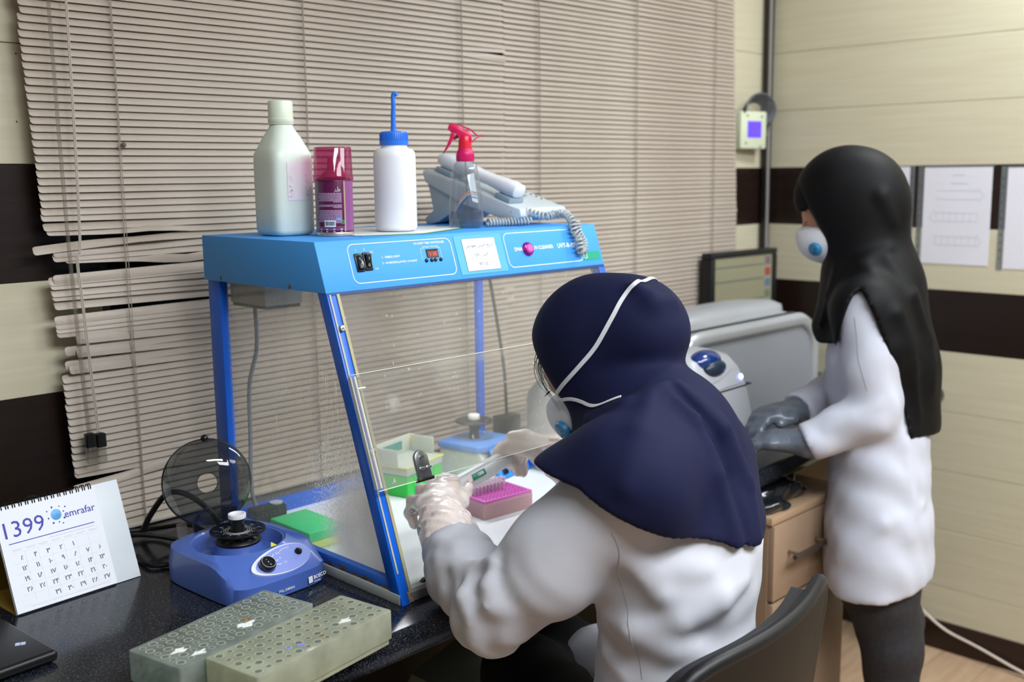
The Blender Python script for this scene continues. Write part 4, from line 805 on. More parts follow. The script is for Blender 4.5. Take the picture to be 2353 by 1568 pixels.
obj('lid_arm',join(tube(catmull([(-.020,.108,.052),(-.024,.112,.075),(-.018,.106,.092)],6),.004,8),tube(catmull([(.030,.096,.058),(.036,.088,.078),(.034,.080,.096)],6),.005,8)),MATS['knob_black'],mc)
obj('lid_stem',box(-.060,-.044,.100,.112,.035,.085,.003),M_clear,mc)
# tube racks
def rack_mats():
    m=mat('cast_acrylic','#bfc6b4',.30,trans=.35,sss=.25,col2='#aab2a2',nscale=14,ior=1.42); return m
M_rk=rack_mats(); M_hole=mat('rack_hole','#5f6559',.5); M_hrim=mat('rack_rim','#b3baa9',.35)
def rack(label,c,rz,L,Wd,h,ny,nx,stains,clr):
    t=thing('tube_rack',label,'tube rack',(c[0],c[1],T),rz=rz)
    M_=pane_mat('cast_acrylic_'+clr,'#eef0e4' if clr=='pale' else '#e6ece8',.42 if clr=='pale' else .30,'#dcdfc9' if clr=='pale' else '#c3ccc5',masks=[('cloud',dict(lo=.35,hi=.8,ns=16,amt=.4))],gloss=1.0,rough=.12)
    bm=bmesh.new(); 
    obj('block',join(prism(rrect(L,Wd,.004,3),.008,h,.0015),prism(rrect(L-.006,Wd-.006,.004,3),.0,.008)),M_,t,ang=30)
    hol=None; rim=None
    for i in range(nx):
        for j in range(ny):
            x=-L/2+.013+(L-.026)*i/(nx-1); y=-Wd/2+.013+(Wd-.026)*j/(ny-1); small=((i+j)%2 if ny>3 else 0)
            s=.72 if small else 1.0
            if hol is None:
                hol=obj('tube_hole',lathe([(.0052,h+.0003),(.0052,h+.0004),(.0001,h+.0004)],18),M_hole,t); rim=obj('hole_rim',lathe([(.0051,h),(.0062,h+.0004),(.0056,h+.0006),(.0051,h+.0004)],18,cap=False),M_hrim,hol)
                hol.location=(x,y,0)
            else:
                q=copy_obj(hol,t,loc=(x,y,0),scale=(s,s,1)); r=copy_obj(rim,q)
    obj('inner_bores',join(*[tr(lathe([(.0046,h-.001),(.0046,.012)],8,cap=False),-L/2+.013+(L-.026)*i/(nx-1),-Wd/2+.013+(Wd-.026)*j/(ny-1)) for i in range(0,nx,2) for j in(0,ny-1)]),pane_mat('bore_wall','#cfd6c8',.25,'#b9c0ae'),t,kind='stuff')
    for (x,y,r,m_) in stains:
        pts=[(x+r*(1+.35*math.sin(3*a+x*90)+.2*math.sin(5*a))*math.cos(a),y+.6*r*(1+.3*math.cos(4*a+y*50))*math.sin(a)) for a in np.linspace(0,2*PI,26)[:-1]]
        obj('stain',prism(pts,h,h+.0005),m_,t,smooth=False)
    return t
M_sw=mat('stain_white','#e6e9e6',.5); M_sb=mat('stain_brown','#7a5a36',.7); M_si=mat('stain_ink','#7a80c8',.6)
rack('grey clear tube rack lying against the mini centrifuge',(.695,1.243),math.radians(11.5),.240,.101,.050,6,14,[(.03,-.008,.008,M_sb),(.016,-.022,.013,M_sw),(-.085,-.008,.010,M_sw),(-.075,-.035,.009,M_sw)],'grey')
rack('pale yellowish tube rack at the bench edge with ink stains',(.755,1.146),math.radians(9.2),.247,.100,.050,5,14,[(-.045,-.02,.005,M_si),(-.028,-.025,.006,M_si),(.06,-.02,.009,M_sw),(.008,-.028,.0035,M_sb),(.012,-.018,.003,M_sb)],'pale')
# black cables on the bench
def cable(label,path,r,m,name='power_cable',cat='cable',k=10):
    return tag(obj(name,tube(catmull(path,k),r,8),m),label,cat)
M_cb=mat('cable_black','#111114',.4)
cable('black power cable looping past the calendar to the centrifuge',[(.93,1.66,T+.006),(.905,1.72,T+.03),(.87,1.80,T+.014),(.80,1.815,T+.02),(.775,1.77,T+.03),(.82,1.735,T+.03),(.875,1.70,T+.012),(.86,1.63,T+.006),(.79,1.64,T+.006),(.79,1.70,T+.008)],.0042,M_cb)
cable('thick black cable arched behind the open dish lid',[(.845,1.80,T+.006),(.862,1.79,T+.045),(.885,1.765,T+.085),(.915,1.745,T+.080),(.945,1.715,T+.045),(.955,1.69,T+.008)],.0055,M_cb)
cable('thin black cable behind the calendar by the dark wall band',[(.62,1.86,T+.004),(.645,1.87,T+.06),(.675,1.875,T+.10),(.70,1.86,T+.09),(.72,1.83,T+.005)],.0035,M_cb)
# ================================================================ INSTRUMENTS AT THE FAR END OF THE BENCH
M_ins=mat('instrument_grey','#a7a9ad',.38,noise=.03); M_ins2=mat('instrument_silver','#b4b7bb',.28,metal=.35)
tc=thing('thermal_cycler','grey thermal cycler with dark blue lid handle and blue power light','lab device',(2.014,1.46,T),rz=math.radians(2))
def tring(z,x0,x1,y0,y1,r=.03): return [(x,y,z) for x,y in rrect(x1-x0,y1-y0,r,6,(x0+x1)/2,(y0+y1)/2)]
obj('body',loft([tring(.0,-.125,.125,-.155,.19),tring(.005,-.130,.132,-.160,.195),tring(.09,-.128,.128,-.163,.195),tring(.165,-.126,.104,-.158,.195)]),M_ins,tc,ang=35)
lid=obj('lid',loft([tring(.168,-.126,.103,-.158,.195),tring(.21,-.122,.086,-.146,.19),tring(.238,-.112,.068,-.128,.18),tring(.250,-.085,.04,-.10,.15),tring(.252,-.06,.02,-.08,.13)]),M_ins,tc,ang=50)
obj('lid_seam',box(-.127,.105,-.160,.19,.1655,.168),M_blk,tc,smooth=False)
hb=obj('lid_handle',ball((-.035,-.118,.232),.05,28,16,(1.05,.62,.55)),mat('handle_blue','#13306e',.18,coat=.6),lid,label='glossy dark blue oval lid handle')
obj('handle_grip',ball((-.030,-.140,.219),.045,24,14,(.95,.42,.45)),mat('handle_dark','#1b2a3c',.35),hb)
pw=obj('power_light',xf(lathe([(.006,0),(.005,.002),(.001,.003)],16),frame_to((.066,-.1535,.188),(1,0,0),(0,.27,.96))),mat('led_blue','#5a6cff',.3,emit='#7d86ff',estr=14),lid)
obj('panel_line',join(tube(catmull([(-.075,-.1585,.180),(-.065,-.157,.190),(-.02,-.1545,.196),(.03,-.152,.212)],6),.0006,4),tube([(-.080,-.1605,.172),(.02,-.1595,.174),(.07,-.1585,.175)],.0006,4)),mat('line_grey','#8b8d92',.5),lid)
Ml=frame_to((.097,-.1628,.028),(1,0,0),(0,0,1))
for k,c in enumerate(('#e0564e','#4a4fb0','#3a6cc4','#7fc4ea')): obj('logo_bar',xf(box(-.014,.014,0,.009,0,.0006),Ml@Matrix.Translation((0,k*.0102,0))),mat('bar_%d'%k,c,.4),tc,smooth=False)
# large real-time instrument
bg=thing('bench_analyzer','large silver grey instrument with arched front door beside the thermal cycler','lab device',(2.515,1.665,T))
def arch(x0,x1,h,r,y,n=14,rl=.05):
    P=[(x0,y,0)]+[(x0+rl-rl*math.cos(a),y,h-rl*.35+rl*.35*math.sin(a)) for a in np.linspace(0,PI/2,6)]+[(x1-r+r*math.sin(a),y,h-r+r*math.cos(a)) for a in np.linspace(0,PI/2,n)]+[(x1,y,0)]
    return P
def archb(y,dx0,dx1,h,r): return arch(-.36+dx0,.34-dx1,h,r,y)
obj('body',loft([archb(-.125,.04,.032,.232,.10),archb(-.13,.035,.025,.236,.105),archb(-.09,.02,.01,.250,.11),archb(.0,.02,.0,.258,.10),archb(.07,.03,.0,.256,.09),archb(.09,.04,.01,.248,.09)]),M_ins,bg,ang=40)
ar=arch(-.320,.310,.232,.10,-.132)
bz=obj('door_bezel',tube([(x,y-.004,z) for x,y,z in ar],.022,10,sq=.7),M_ins2,bg)
obj('door_panel',loft([arch(-.312,.298,.222,.092,-.130),arch(-.307,.293,.217,.09,-.140),arch(-.20,.18,.12,.05,-.146)]),mat('door_grey','#8e9299',.42),bg,ang=50)
obj('seam',tube([(x,-.106,z+.012) for x,y,z in archb(-.1,.02,.008,.238,.11)],.003,6),mat('seam_dark','#3c4444',.5),bg)
obj('top_hump',loft([[(x,y,z) for x,y in superell(w,d,2.6,40,.05,.01)] for w,d,z in((.56,.16,.245),(.55,.155,.262),(.46,.13,.276),(.28,.09,.283),(.05,.03,.285))]),M_ins,bg,ang=60)
# monitor
mo=thing('monitor','black framed flat monitor in the corner behind the instruments','monitor',(2.905,1.835,T),rz=math.radians(-3))
M_mb=mat('monitor_black','#18191b',.4)
obj('frame',join(box(-.178,.178,-.02,.02,.10,.118,.004),box(-.178,.178,-.02,.02,.392,.41,.004),box(-.178,-.155,-.02,.02,.118,.392,.004),box(.155,.178,-.02,.02,.118,.392,.004),box(-.173,.173,.0,.022,.11,.40)),M_mb,mo)
scr=obj('screen',box(-.155,.155,-.014,-.012,.118,.392),mat('screen_olive','#6f6d58',.25,emit='#8a8770',estr=.28),mo,smooth=False)
obj('screen_bars',join(*[box(-.153,.110,-.0146,-.0142,z,z+.004) for z in(.36,.315,.25,.20)]),mat('screen_bar','#4f5a50',.3,emit='#57645a',estr=.2),scr,smooth=False)
for k,c in enumerate(('#6a5560','#8a3f3c','#54667c','#5f6a58','#8a3f3c','#54667c','#6a5560')): obj('screen_icon',box(.116,.146,-.0147,-.0142,.36-.036*k,.385-.036*k),mat('icon_%d'%(k%4),c,.4,emit=c,estr=.2),scr,smooth=False)
obj('stand',join(box(-.03,.03,-.01,.016,.012,.14,.004),box(-.09,.09,-.06,.018,0,.014,.005)),M_mb,mo)
obj('side_tag',box(.1782,.1795,-.015,.01,.30,.385),mat('tag_red_white','#d8d2d0',.5),mo,smooth=False)
# wall box with violet screen
wx=thing('wall_controller','cream wall box with glowing violet screen and cable coil in the corner','controller',(3.028,YB-.008,1.558),rz=math.radians(-6))
obj('case',tr(box(-.066,.066,-.042,-.002,0,.120,.005),0,0,0),mat('case_cream','#d5dcc0',.4),wx)
obj('violet_screen',box(-.033,.037,-.0435,-.0418,.036,.088),mat('screen_violet','#3a2a90',.3,emit='#6c4dff',estr=.62),wx,smooth=False)
for x,z in((-.034,.105),(.040,.103),(-.04,.018),(.034,.008)): obj('case_mark',box(x-.005,x+.005,-.0428,-.0418,z-.004,z+.004),mat('case_grey','#8e9a90',.5),wx,smooth=False)
obj('cable_coil',join(*[tube([( .022+.058*math.cos(a)*(1+.06*k),-.022-.006*k,.108+.042*math.sin(a)*(1+.05*k)+.003*k) for a in np.linspace(-1.2+.1*k,PI*1.02,26)],.0035,6) for k in range(6)]+[tube([(.072+.020*math.cos(a)*(1+.08*k),-.02-.004*k,.080+.040*math.sin(a)) for a in np.linspace(0,2*PI,24)],.003,6) for k in range(3)]),mat('coil_grey','#5c5c62',.5),wx)
# papers on the right wall
M_pp=mat('plan_paper','#dedde6',.6,noise=.03,nscale=6); M_slv=pane_mat('sleeve_clear','#dfe3e4',.28,'#cfd4d6'); M_ln=mat('plan_line','#b9b9c4',.6)
PX=XR-.0086
def poster(label,y0,y1,z0,z1,strip,lines):
    t=thing('wall_paper_sheet',label,'paper',(PX,(y0+y1)/2,z0))
    c=(y0+y1)/2; h=z1-z0
    obj('sheet',box(-.0008,0,y1-c,y0-c,0,h),M_pp,t,smooth=False)
    st=obj('sleeve_strip',box(-.0014,-.0004,strip[0]-c,strip[1]-c,-.004,h+.003),M_slv,t,smooth=False)
    hole=None
    for k in range(11):
        g=box(-.0018,-.0014,-.0022,.0022,-.002,.002); zz=.03+k*(h-.06)/10
        if hole is None: hole=obj('punch_hole',g,mat('hole_dark','#45454c',.6),st,smooth=False); hole.location=((0,(strip[0]+strip[1])/2-c,zz))
        else: copy_obj(hole,st,loc=(0,(strip[0]+strip[1])/2-c,zz),scale=(1,.8+.4*(k%2),1))
    obj('sleeve_edge',join(box(-.0016,-.0004,strip[0]-c-.0006,strip[0]-c+.0014,-.004,h+.003),box(-.0016,-.0004,y1-c-.006,y0-c,h,h+.003)),mat('sleeve_dark','#73767a',.4),t,smooth=False)
    if lines:
        L_=[]
        for k,(zz,d) in enumerate(((.205,1),(.14,-1),(.07,1))):
            a,b=-.062,.062; L_+=[box(-.0012,-.0008,a,b,zz+.012,zz+.013),box(-.0012,-.0008,a,b,zz-.013,zz-.012)]
            tip=-.078*d; e=-.062*d; L_+=[tube([(-.001,e,zz+.02),(-.001,tip,zz),(-.001,e,zz-.02)],.0006,4)]
            L_+=[box(-.0012,-.0008,a+q*.02,a+q*.02+.0008,zz-.012,zz+.012) for q in range(7)] if k else []
        L_+=[box(-.0012,-.0008,-.03,.02,.238,.240),box(-.0012,-.0008,-.02,.015,.262,.264)]
        obj('plan_drawing',join(*L_),M_ln,t,smooth=False)
    return t
poster('A4 plan sheet half hidden behind the standing person',1.590,1.405,1.198,1.495,(1.391,1.402),False)
poster('A4 sheet with three faint arrows on the dark wall band',1.360,1.161,1.205,1.492,(1.364,1.378),True)
poster('A4 sheet at the right picture edge in a punched sleeve',1.119,.92,1.20,1.489,(1.122,1.137),False)
# ================================================================ UNDER THE BENCH
M_wood=mat('beech_laminate','#a0876f',.42,col2='#8c745f',nscale=5,stretch=(1,1,.18),bump=.02,bscale=20)
dw=thing('drawer_unit','beech drawer unit with steel bar handle under the bench','drawer unit',(2.15,1.36,0))
obj('carcass',join(box(-.17,-.152,-.195,.20,0.02,.715),box(.152,.17,-.195,.20,.02,.715),box(-.152,.152,.185,.20,.02,.715),box(-.152,.152,-.19,.185,.02,.038),box(-.152,.152,-.19,.185,.505,.52)),M_wood,dw,smooth=False)
obj('top_board',box(-.174,.174,-.207,.20,.715,.733,.0015),mat('beech_top','#b39679',.4,col2='#a1866b',nscale=5,stretch=(.2,1,1)),dw)
df=obj('drawer',box(-.168,.168,-.210,-.194,.538,.712,.0015),M_wood,dw)
hd=obj('bar_handle',join(xf(lathe([(.006,-.085),(.006,.085)],14),frame_to((-.045,-.240,.640),(0,0,1),(0,1,0))),tube([(-.105,-.210,.640),(-.105,-.240,.640)],.0045,8),tube([(.015,-.210,.640),(.015,-.240,.640)],.0045,8)),mat('handle_steel','#9b9893',.3,metal=1),df)
obj('door',box(-.168,.168,-.210,-.194,.022,.530,.0015),M_wood,dw)
# rumpled black bag on the drawer unit
def bag_sdf(X,Y,Z):
    d=s_ell(X,Y,Z,(2.03,1.215,.750),(.075,.05,.030)); d=smin(d,s_ell(X,Y,Z,(2.12,1.225,.752),(.07,.045,.034)),.02)
    d=d+.010*np.sin(X*70+Y*40)*np.cos(Z*110-X*35)+.006*np.sin(Y*120+Z*60+X*20)
    return np.maximum(d,.7336-Z)
g=surfnet(bag_sdf,(1.93,1.15,.725),(2.22,1.29,.80),.005)
bgv=g[0].copy(); bgv[:,2]=np.minimum(bgv[:,2],.779)
tag(obj('plastic_bag',(bgv,g[1]),mat('bag_black','#15171b',.22,coat=.5)),'crumpled shiny black plastic bag on the drawer unit top','bag')
# pale waste box and grey pipe in the dark under the bench
wbx=thing('storage_box','pale plastic box in the dark space under the bench','box',(1.52,1.60,0))
obj('shell',prism([(-.14,.0),(.14,.0),(.16,.44),(.13,.47),(-.13,.40),(-.16,.34)],-.10,.10,.01,axis='Y'),mat('box_pale','#8f978f',.5),wbx)
# white floor cord
cable('pale cord running down the skirting to the floor on the right',[(3.085,1.33,.18),(3.118,1.278,.120),(3.13,1.235,.085),(3.135,1.195,.066),(3.13,1.11,.049),(3.12,.98,.018),(3.10,.85,.005),(3.02,.60,.005)],.0042,mat('cord_white','#cfc4b6',.5),name='floor_cord',cat='cord')
# things right of the cabinet on the bench, seen through the sheets
jr=thing('grey_bottle','smoky grey reagent bottle behind the cabinet on the right','bottle',(1.80,1.66,T))
obj('body',lathe([(.044,0),(.048,.004),(.048,.13),(.044,.15),(.022,.175),(.018,.18),(.018,.20)],32),mat('bottle_smoke','#70777a',.35,trans=.2),jr)
obj('cap',lathe([(.021,.198),(.022,.20),(.022,.218),(.020,.22),(.001,.2205)],24),mat('cap_dark','#2c2e31',.4),jr)
bk=thing('black_adapter','black power adapter hanging cable block by the blinds','adapter',(1.745,1.74,T))
obj('block',box(-.03,.03,-.02,.02,0,.09,.005),M_blk,bk); obj('cord',tube(catmull([(0,0,.09),(.003,.01,.20),(-.004,.03,.34),(-.012,.05,.46)],8),.004,7),M_blk,bk)
tb=thing('clear_tub','small clear plastic tub on the bench right of the cabinet','tub',(1.745,1.555,T))
obj('tub',loft([[(x,y,z) for x,y in rrect(w,w*.8,.012,4)] for w,z in((.07,0),(.078,.004),(.086,.075),(.090,.080),(.084,.078),(.074,.006))]),pane_mat('tub_clear','#dfeae6',.25,'#d3e2dc'),tb)
# ================================================================ PEOPLE: shapes as signed distance fields
A_=np.array
def unit(v): v=A_(v,float); return v/np.linalg.norm(v)
def headM(fwd,left):
    f=unit(fwd); l=A_(left,float); l=unit(l-f*(l@f)); u=np.cross(f,l); return np.stack([f,l,u],1)
def hloc(H,M,a,b,c): return tuple(A_(H)+M@A_([a,b,c]))
def local(X,Y,Z,H,M):
    x,y,z=X-H[0],Y-H[1],Z-H[2]
    return [x*M[0,i]+y*M[1,i]+z*M[2,i] for i in range(3)]
def s_head(X,Y,Z,H,M):
    """bare head with nose, brow, chin and ears"""
    d=s_ell(X,Y,Z,hloc(H,M,-.012,0,.028),(.098,.076,.090),M)
    d=smin(d,s_ell(X,Y,Z,hloc(H,M,.030,0,-.045),(.062,.060,.068),M),.03)
    d=smin(d,s_ell(X,Y,Z,hloc(H,M,.060,0,-.093),(.026,.024,.020),M),.03)
    d=smin(d,s_cap(X,Y,Z,hloc(H,M,.086,0,.002),hloc(H,M,.108,0,-.036),.008,.012),.014)
    d=smin(d,s_cap(X,Y,Z,hloc(H,M,.083,.030,.016),hloc(H,M,.083,-.030,.016),.010),.016)
    for s in(1,-1):
        d=smax(d,-s_ell(X,Y,Z,hloc(H,M,.094,s*.031,-.002),(.012,.016,.009),M),.012)
        d=smin(d,s_ell(X,Y,Z,hloc(H,M,.078,s*.031,-.003),(.013,.013,.012),M),.004)
        d=smin(d,s_ell(X,Y,Z,hloc(H,M,-.005,s*.078,-.012),(.016,.008,.028),M),.008)
    return d
def wav(X,Y,Z,amp,f,ax,ph=0.,warp=.25):
    ax=unit(ax); t=X*ax[0]+Y*ax[1]+Z*ax[2]; w=np.sin(X*9+ph)+np.sin(Y*11+2*ph)+np.sin(Z*8-ph)
    return amp*np.sin(t*f+w*warp*4+ph)
def folds(d,X,Y,Z,L,sc=1.15):
    for pts,r,k,sgn in L:
        r=r*sc; rr=[r*.25]+[r]*(len(pts)-2)+[r*.25] if len(pts)>2 else [r,r*.3]
        c=s_chain(X,Y,Z,pts,rr,.01)
        d=smin(d,c,k) if sgn>0 else smax(d,-c,k)
    return d
# ---------------------------------------------------------------- seated person
P1=dict(F=(-.28,.96,0),Lf=(-.96,-.28,0),pel=(1.262,.905,.55),wai=(1.265,.895,.72),che=(1.265,.900,.93),nb=(1.262,.935,1.095),
 SL=(1.118,.878,1.060),SR=(1.360,.948,1.030),EL=(1.005,1.037,.856),WL=(1.082,1.228,.925),ER=(1.475,1.12,.90),WR=(1.388,1.262,.972),H=(1.262,1.048,1.197))
M1=headM((-.25,.83,-.55),P1['Lf'])
def p1_torso(X,Y,Z):
    p=P1;sq=(p['F'],.74)
    d=s_chain(X,Y,Z,[p['pel'],p['wai'],p['che'],(p['che'][0],p['che'][1]+.005,1.03)],[.165,.148,.158,.125],.05,sq)
    d=smin(d,s_chain(X,Y,Z,[p['SL'],p['nb'],p['SR']],[.066,.062,.066],.05),.06)
    return d
def p1_arms(X,Y,Z,g=0.):
    p=P1
    l=s_chain(X,Y,Z,[p['SL'],tuple(A_(p['SL'])*.45+A_(p['EL'])*.55+A_([0,0,-.008])),p['EL']],[.072+g,.071+g,.054+g],.03)
    l=smin(l,s_chain(X,Y,Z,[p['EL'],tuple((A_(p['EL'])+A_(p['WL']))/2+A_([-.004,0,-.004])),p['WL']],[.054+g,.055+g,.043+g],.03),.022)
    r=s_chain(X,Y,Z,[p['SR'],p['ER']],[.070+g,.056+g]); r=smin(r,s_cap(X,Y,Z,p['ER'],p['WR'],.056+g,.044+g),.03)
    return l,r
def p1_coat(X,Y,Z,detail=True):
    p=P1; d=p1_torso(X,Y,Z); l,r=p1_arms(X,Y,Z)
    d=smin(d,smin(l,r,.01),.035)
    # skirt of the coat over the lap
    for hx,kx,ky in((1.175,1.120,1.075),(1.335,1.40,1.15)):
        d=smin(d,s_cap(X,Y,Z,(hx,.92,.56),(kx,ky,.56),.135,.11),.05)
    if detail:
        d=d+wav(X,Y,Z,.0014,50,(.3,-.4,1),.4)+wav(X,Y,Z,.0008,100,(.8,.5,.5),1.7)
        E=A_(p['EL']); q=np.exp(-((X-E[0])**2+(Y-E[1])**2+(Z-E[2])**2)/.0085); ax=unit(A_(p['WL'])-A_(p['SL']))
        t=(X-E[0])*ax[0]+(Y-E[1])*ax[1]+(Z-E[2])*ax[2]; d=d+.005*q*np.sin(t*150+2.2*np.sin((Z-E[2])*38)+1.5*np.sin((X-E[0])*30)+.8)
        Fm=(E+A_(p['WL']))/2; q=np.exp(-((X-Fm[0])**2+(Y-Fm[1])**2+(Z-Fm[2])**2)/.006); d=d+.0035*q*np.sin((X*.4+Y*1.1+Z*.9)*120+2*np.sin(X*45))
        q=np.exp(-((X-1.20)**2+(Y-.80)**2+(Z-.86)**2)/.012); d=d+.0020*q*np.sin(Z*95+1.8*np.sin(X*22)+X*18)
        d=folds(d,X,Y,Z,P1F,.95)
    wc=unit(A_(p['WL'])-A_(p['EL'])); cut=s_plane(X,Y,Z,tuple(A_(p['WL'])+wc*.012),wc); near=s_cap(X,Y,Z,p['WL'],tuple(A_(p['WL'])+wc*.1),.09)
    d=np.where(near<0,np.maximum(d,cut),d)
    wc=unit(A_(p['WR'])-A_(p['ER'])); cut=s_plane(X,Y,Z,tuple(A_(p['WR'])-wc*.02),wc); near=s_cap(X,Y,Z,p['WR'],tuple(A_(p['WR'])+wc*.1),.09)
    d=np.where(near<0,np.maximum(d,cut),d)
    return d
P1F=[
 ([(0.981,0.993,0.968),(0.973,1.008,0.941),(0.959,1.011,0.912),(0.949,1.008,0.884)],0.012,0.016,-1),
 ([(0.979,1.005,0.946),(0.97,1.008,0.919),(0.965,0.998,0.895),(0.975,0.977,0.89)],0.012,0.02,1),
 ([(0.972,1.054,0.916),(0.955,1.045,0.897),(0.946,1.033,0.878)],0.01,0.02,1),
 ([(0.988,1.134,0.92),(0.988,1.082,0.92),(0.985,1.015,0.951)],0.01,0.02,1),
 ([(1.011,1.165,0.937),(1.007,1.112,0.936),(1.051,1.092,0.936)],0.008,0.02,1),
 ([(1.078,0.856,0.973),(1.121,0.829,0.944),(1.177,0.786,0.944)],0.01,0.02,1),
 ([(1.084,0.861,0.96),(1.123,0.823,0.912),(1.187,0.781,0.908)],0.012,0.02,1),
 ([(1.115,0.854,0.855),(1.144,0.808,0.872),(1.196,0.779,0.896),(1.247,0.773,0.908)],0.016,0.03,1),
 ([(1.117,0.919,0.854),(1.113,0.868,0.848),(1.14,0.82,0.828),(1.171,0.798,0.824)],0.014,0.025,1),
 ([(1.13,0.938,0.834),(1.123,0.915,0.797),(1.114,0.876,0.773)],0.01,0.02,1),]
HEM1=((1.126,.809,1.004),(.149,-.507,.849))   # point and normal (kept side is along the normal)
def p1_scarf(X,Y,Z,detail=True):
    H,M=P1['H'],M1; p=P1
    d=s_ell(X,Y,Z,hloc(H,M,-.012,0,.026),(.112,.089,.104),M)
    d=smin(d,s_ell(X,Y,Z,hloc(H,M,.022,0,-.050),(.074,.073,.084),M),.05)
    d=smin(d,s_ell(X,Y,Z,hloc(H,M,-.100,.005,.004),(.058,.066,.070),M),.05)
    a,b,c=local(X,Y,Z,H,M)
    d=smax(d,a-(.066+.10*np.clip(c,-.1,.12)),.012)          # face opening
    n=s_chain(X,Y,Z,[hloc(H,M,-.008,0,-.070),(1.258,.985,1.125),p['nb']],[.070,.072,.082],.04)
    d=smin(d,n,.022)
    cape=smin(p1_torso(X,Y,Z),s_chain(X,Y,Z,[p['SL'],tuple(A_(p['SL'])*.55+A_(p['EL'])*.45)],[.070,.074],.02),.05)
    cape=smin(cape,s_chain(X,Y,Z,[p['SR'],tuple(A_(p['SR'])*.5+A_(p['ER'])*.5)],[.074,.07],.02),.05)-.013
    cape=smin(cape,s_chain(X,Y,Z,[p['nb'],(1.262,1.01,1.00)],[.080,.11],.03),.06)
    cape=smin(cape,s_chain(X,Y,Z,[p['SL'],(1.085,.955,1.045)],[.070,.062],.02),.05)
    hemd=s_plane(X,Y,Z,*HEM1)+.36*np.clip(Y-.885,0,.15)
    cape=smax(cape,-hemd,.006)
    d=smin(d,cape,.03)
    if detail:
        d=d+wav(X,Y,Z,.0022,46,(.9,-.5,.35),2.1,.3)*np.clip((1.17-Z)/.1,0.15,1)
        d=folds(d,X,Y,Z,P1S,.85)
    d=np.where(Y<.985,smax(d,-hemd,.004),d)
    return d
P1S=[
 ([(1.215,0.883,1.183),(1.214,0.833,1.14),(1.215,0.799,1.067),(1.223,0.77,0.971)],0.01,0.02,1),
 ([(1.225,0.875,1.183),(1.258,0.818,1.122),(1.29,0.797,1.038),(1.279,0.771,0.965)],0.012,0.022,1),
 ([(1.214,0.875,1.184),(1.228,0.819,1.13),(1.243,0.793,1.056),(1.249,0.765,0.968)],0.007,0.016,-1),
 ([(1.201,0.888,1.179),(1.153,0.909,1.158),(1.16,0.988,1.125)],0.01,0.025,1),
 ([(1.19,0.891,1.173),(1.095,0.841,1.139),(1.048,0.826,1.08)],0.01,0.03,1),
 ([(1.238,0.961,1.321),(1.246,0.935,1.299),(1.278,0.927,1.297)],0.006,0.03,1),]
def p1_body(X,Y,Z):
    p=P1; d=s_head(X,Y,Z,p['H'],M1)
    d=smin(d,s_cap(X,Y,Z,hloc(p['H'],M1,-.03,0,-.06),p['nb'],.050,.056),.03)
    d=smin(d,p1_torso(X,Y,Z)+.02,.03)
    for S_,E_,W_,h in((p['SL'],p['EL'],p['WL'],(1.102,1.255,.945)),(p['SR'],p['ER'],p['WR'],(1.372,1.285,.985))):
        d=smin(d,s_chain(X,Y,Z,[S_,E_,W_,h],[.050,.040,.026,.020],.02),.02)
    for hp,kn,an in(((1.19,.93,.55),(1.265,1.225,.60),(1.26,1.22,.10)),((1.335,.95,.55),(1.42,1.32,.585),(1.42,1.28,.10))):
        d=smin(d,s_chain(X,Y,Z,[hp,kn,an],[.075,.055,.038],.03),.03)
    return d
def p1_trousers(X,Y,Z):
    d=s_cap(X,Y,Z,(1.19,.93,.55),(1.335,.95,.55),.10)
    for hp,kn,an in(((1.19,.93,.55),(1.265,1.225,.60),(1.26,1.22,.10)),((1.335,.95,.55),(1.42,1.32,.585),(1.42,1.28,.10))):
        d=smin(d,s_chain(X,Y,Z,[hp,kn,an],[.092,.074,.056],.03),.03)
    return d+wav(X,Y,Z,.002,80,(.2,1,.4),.3)
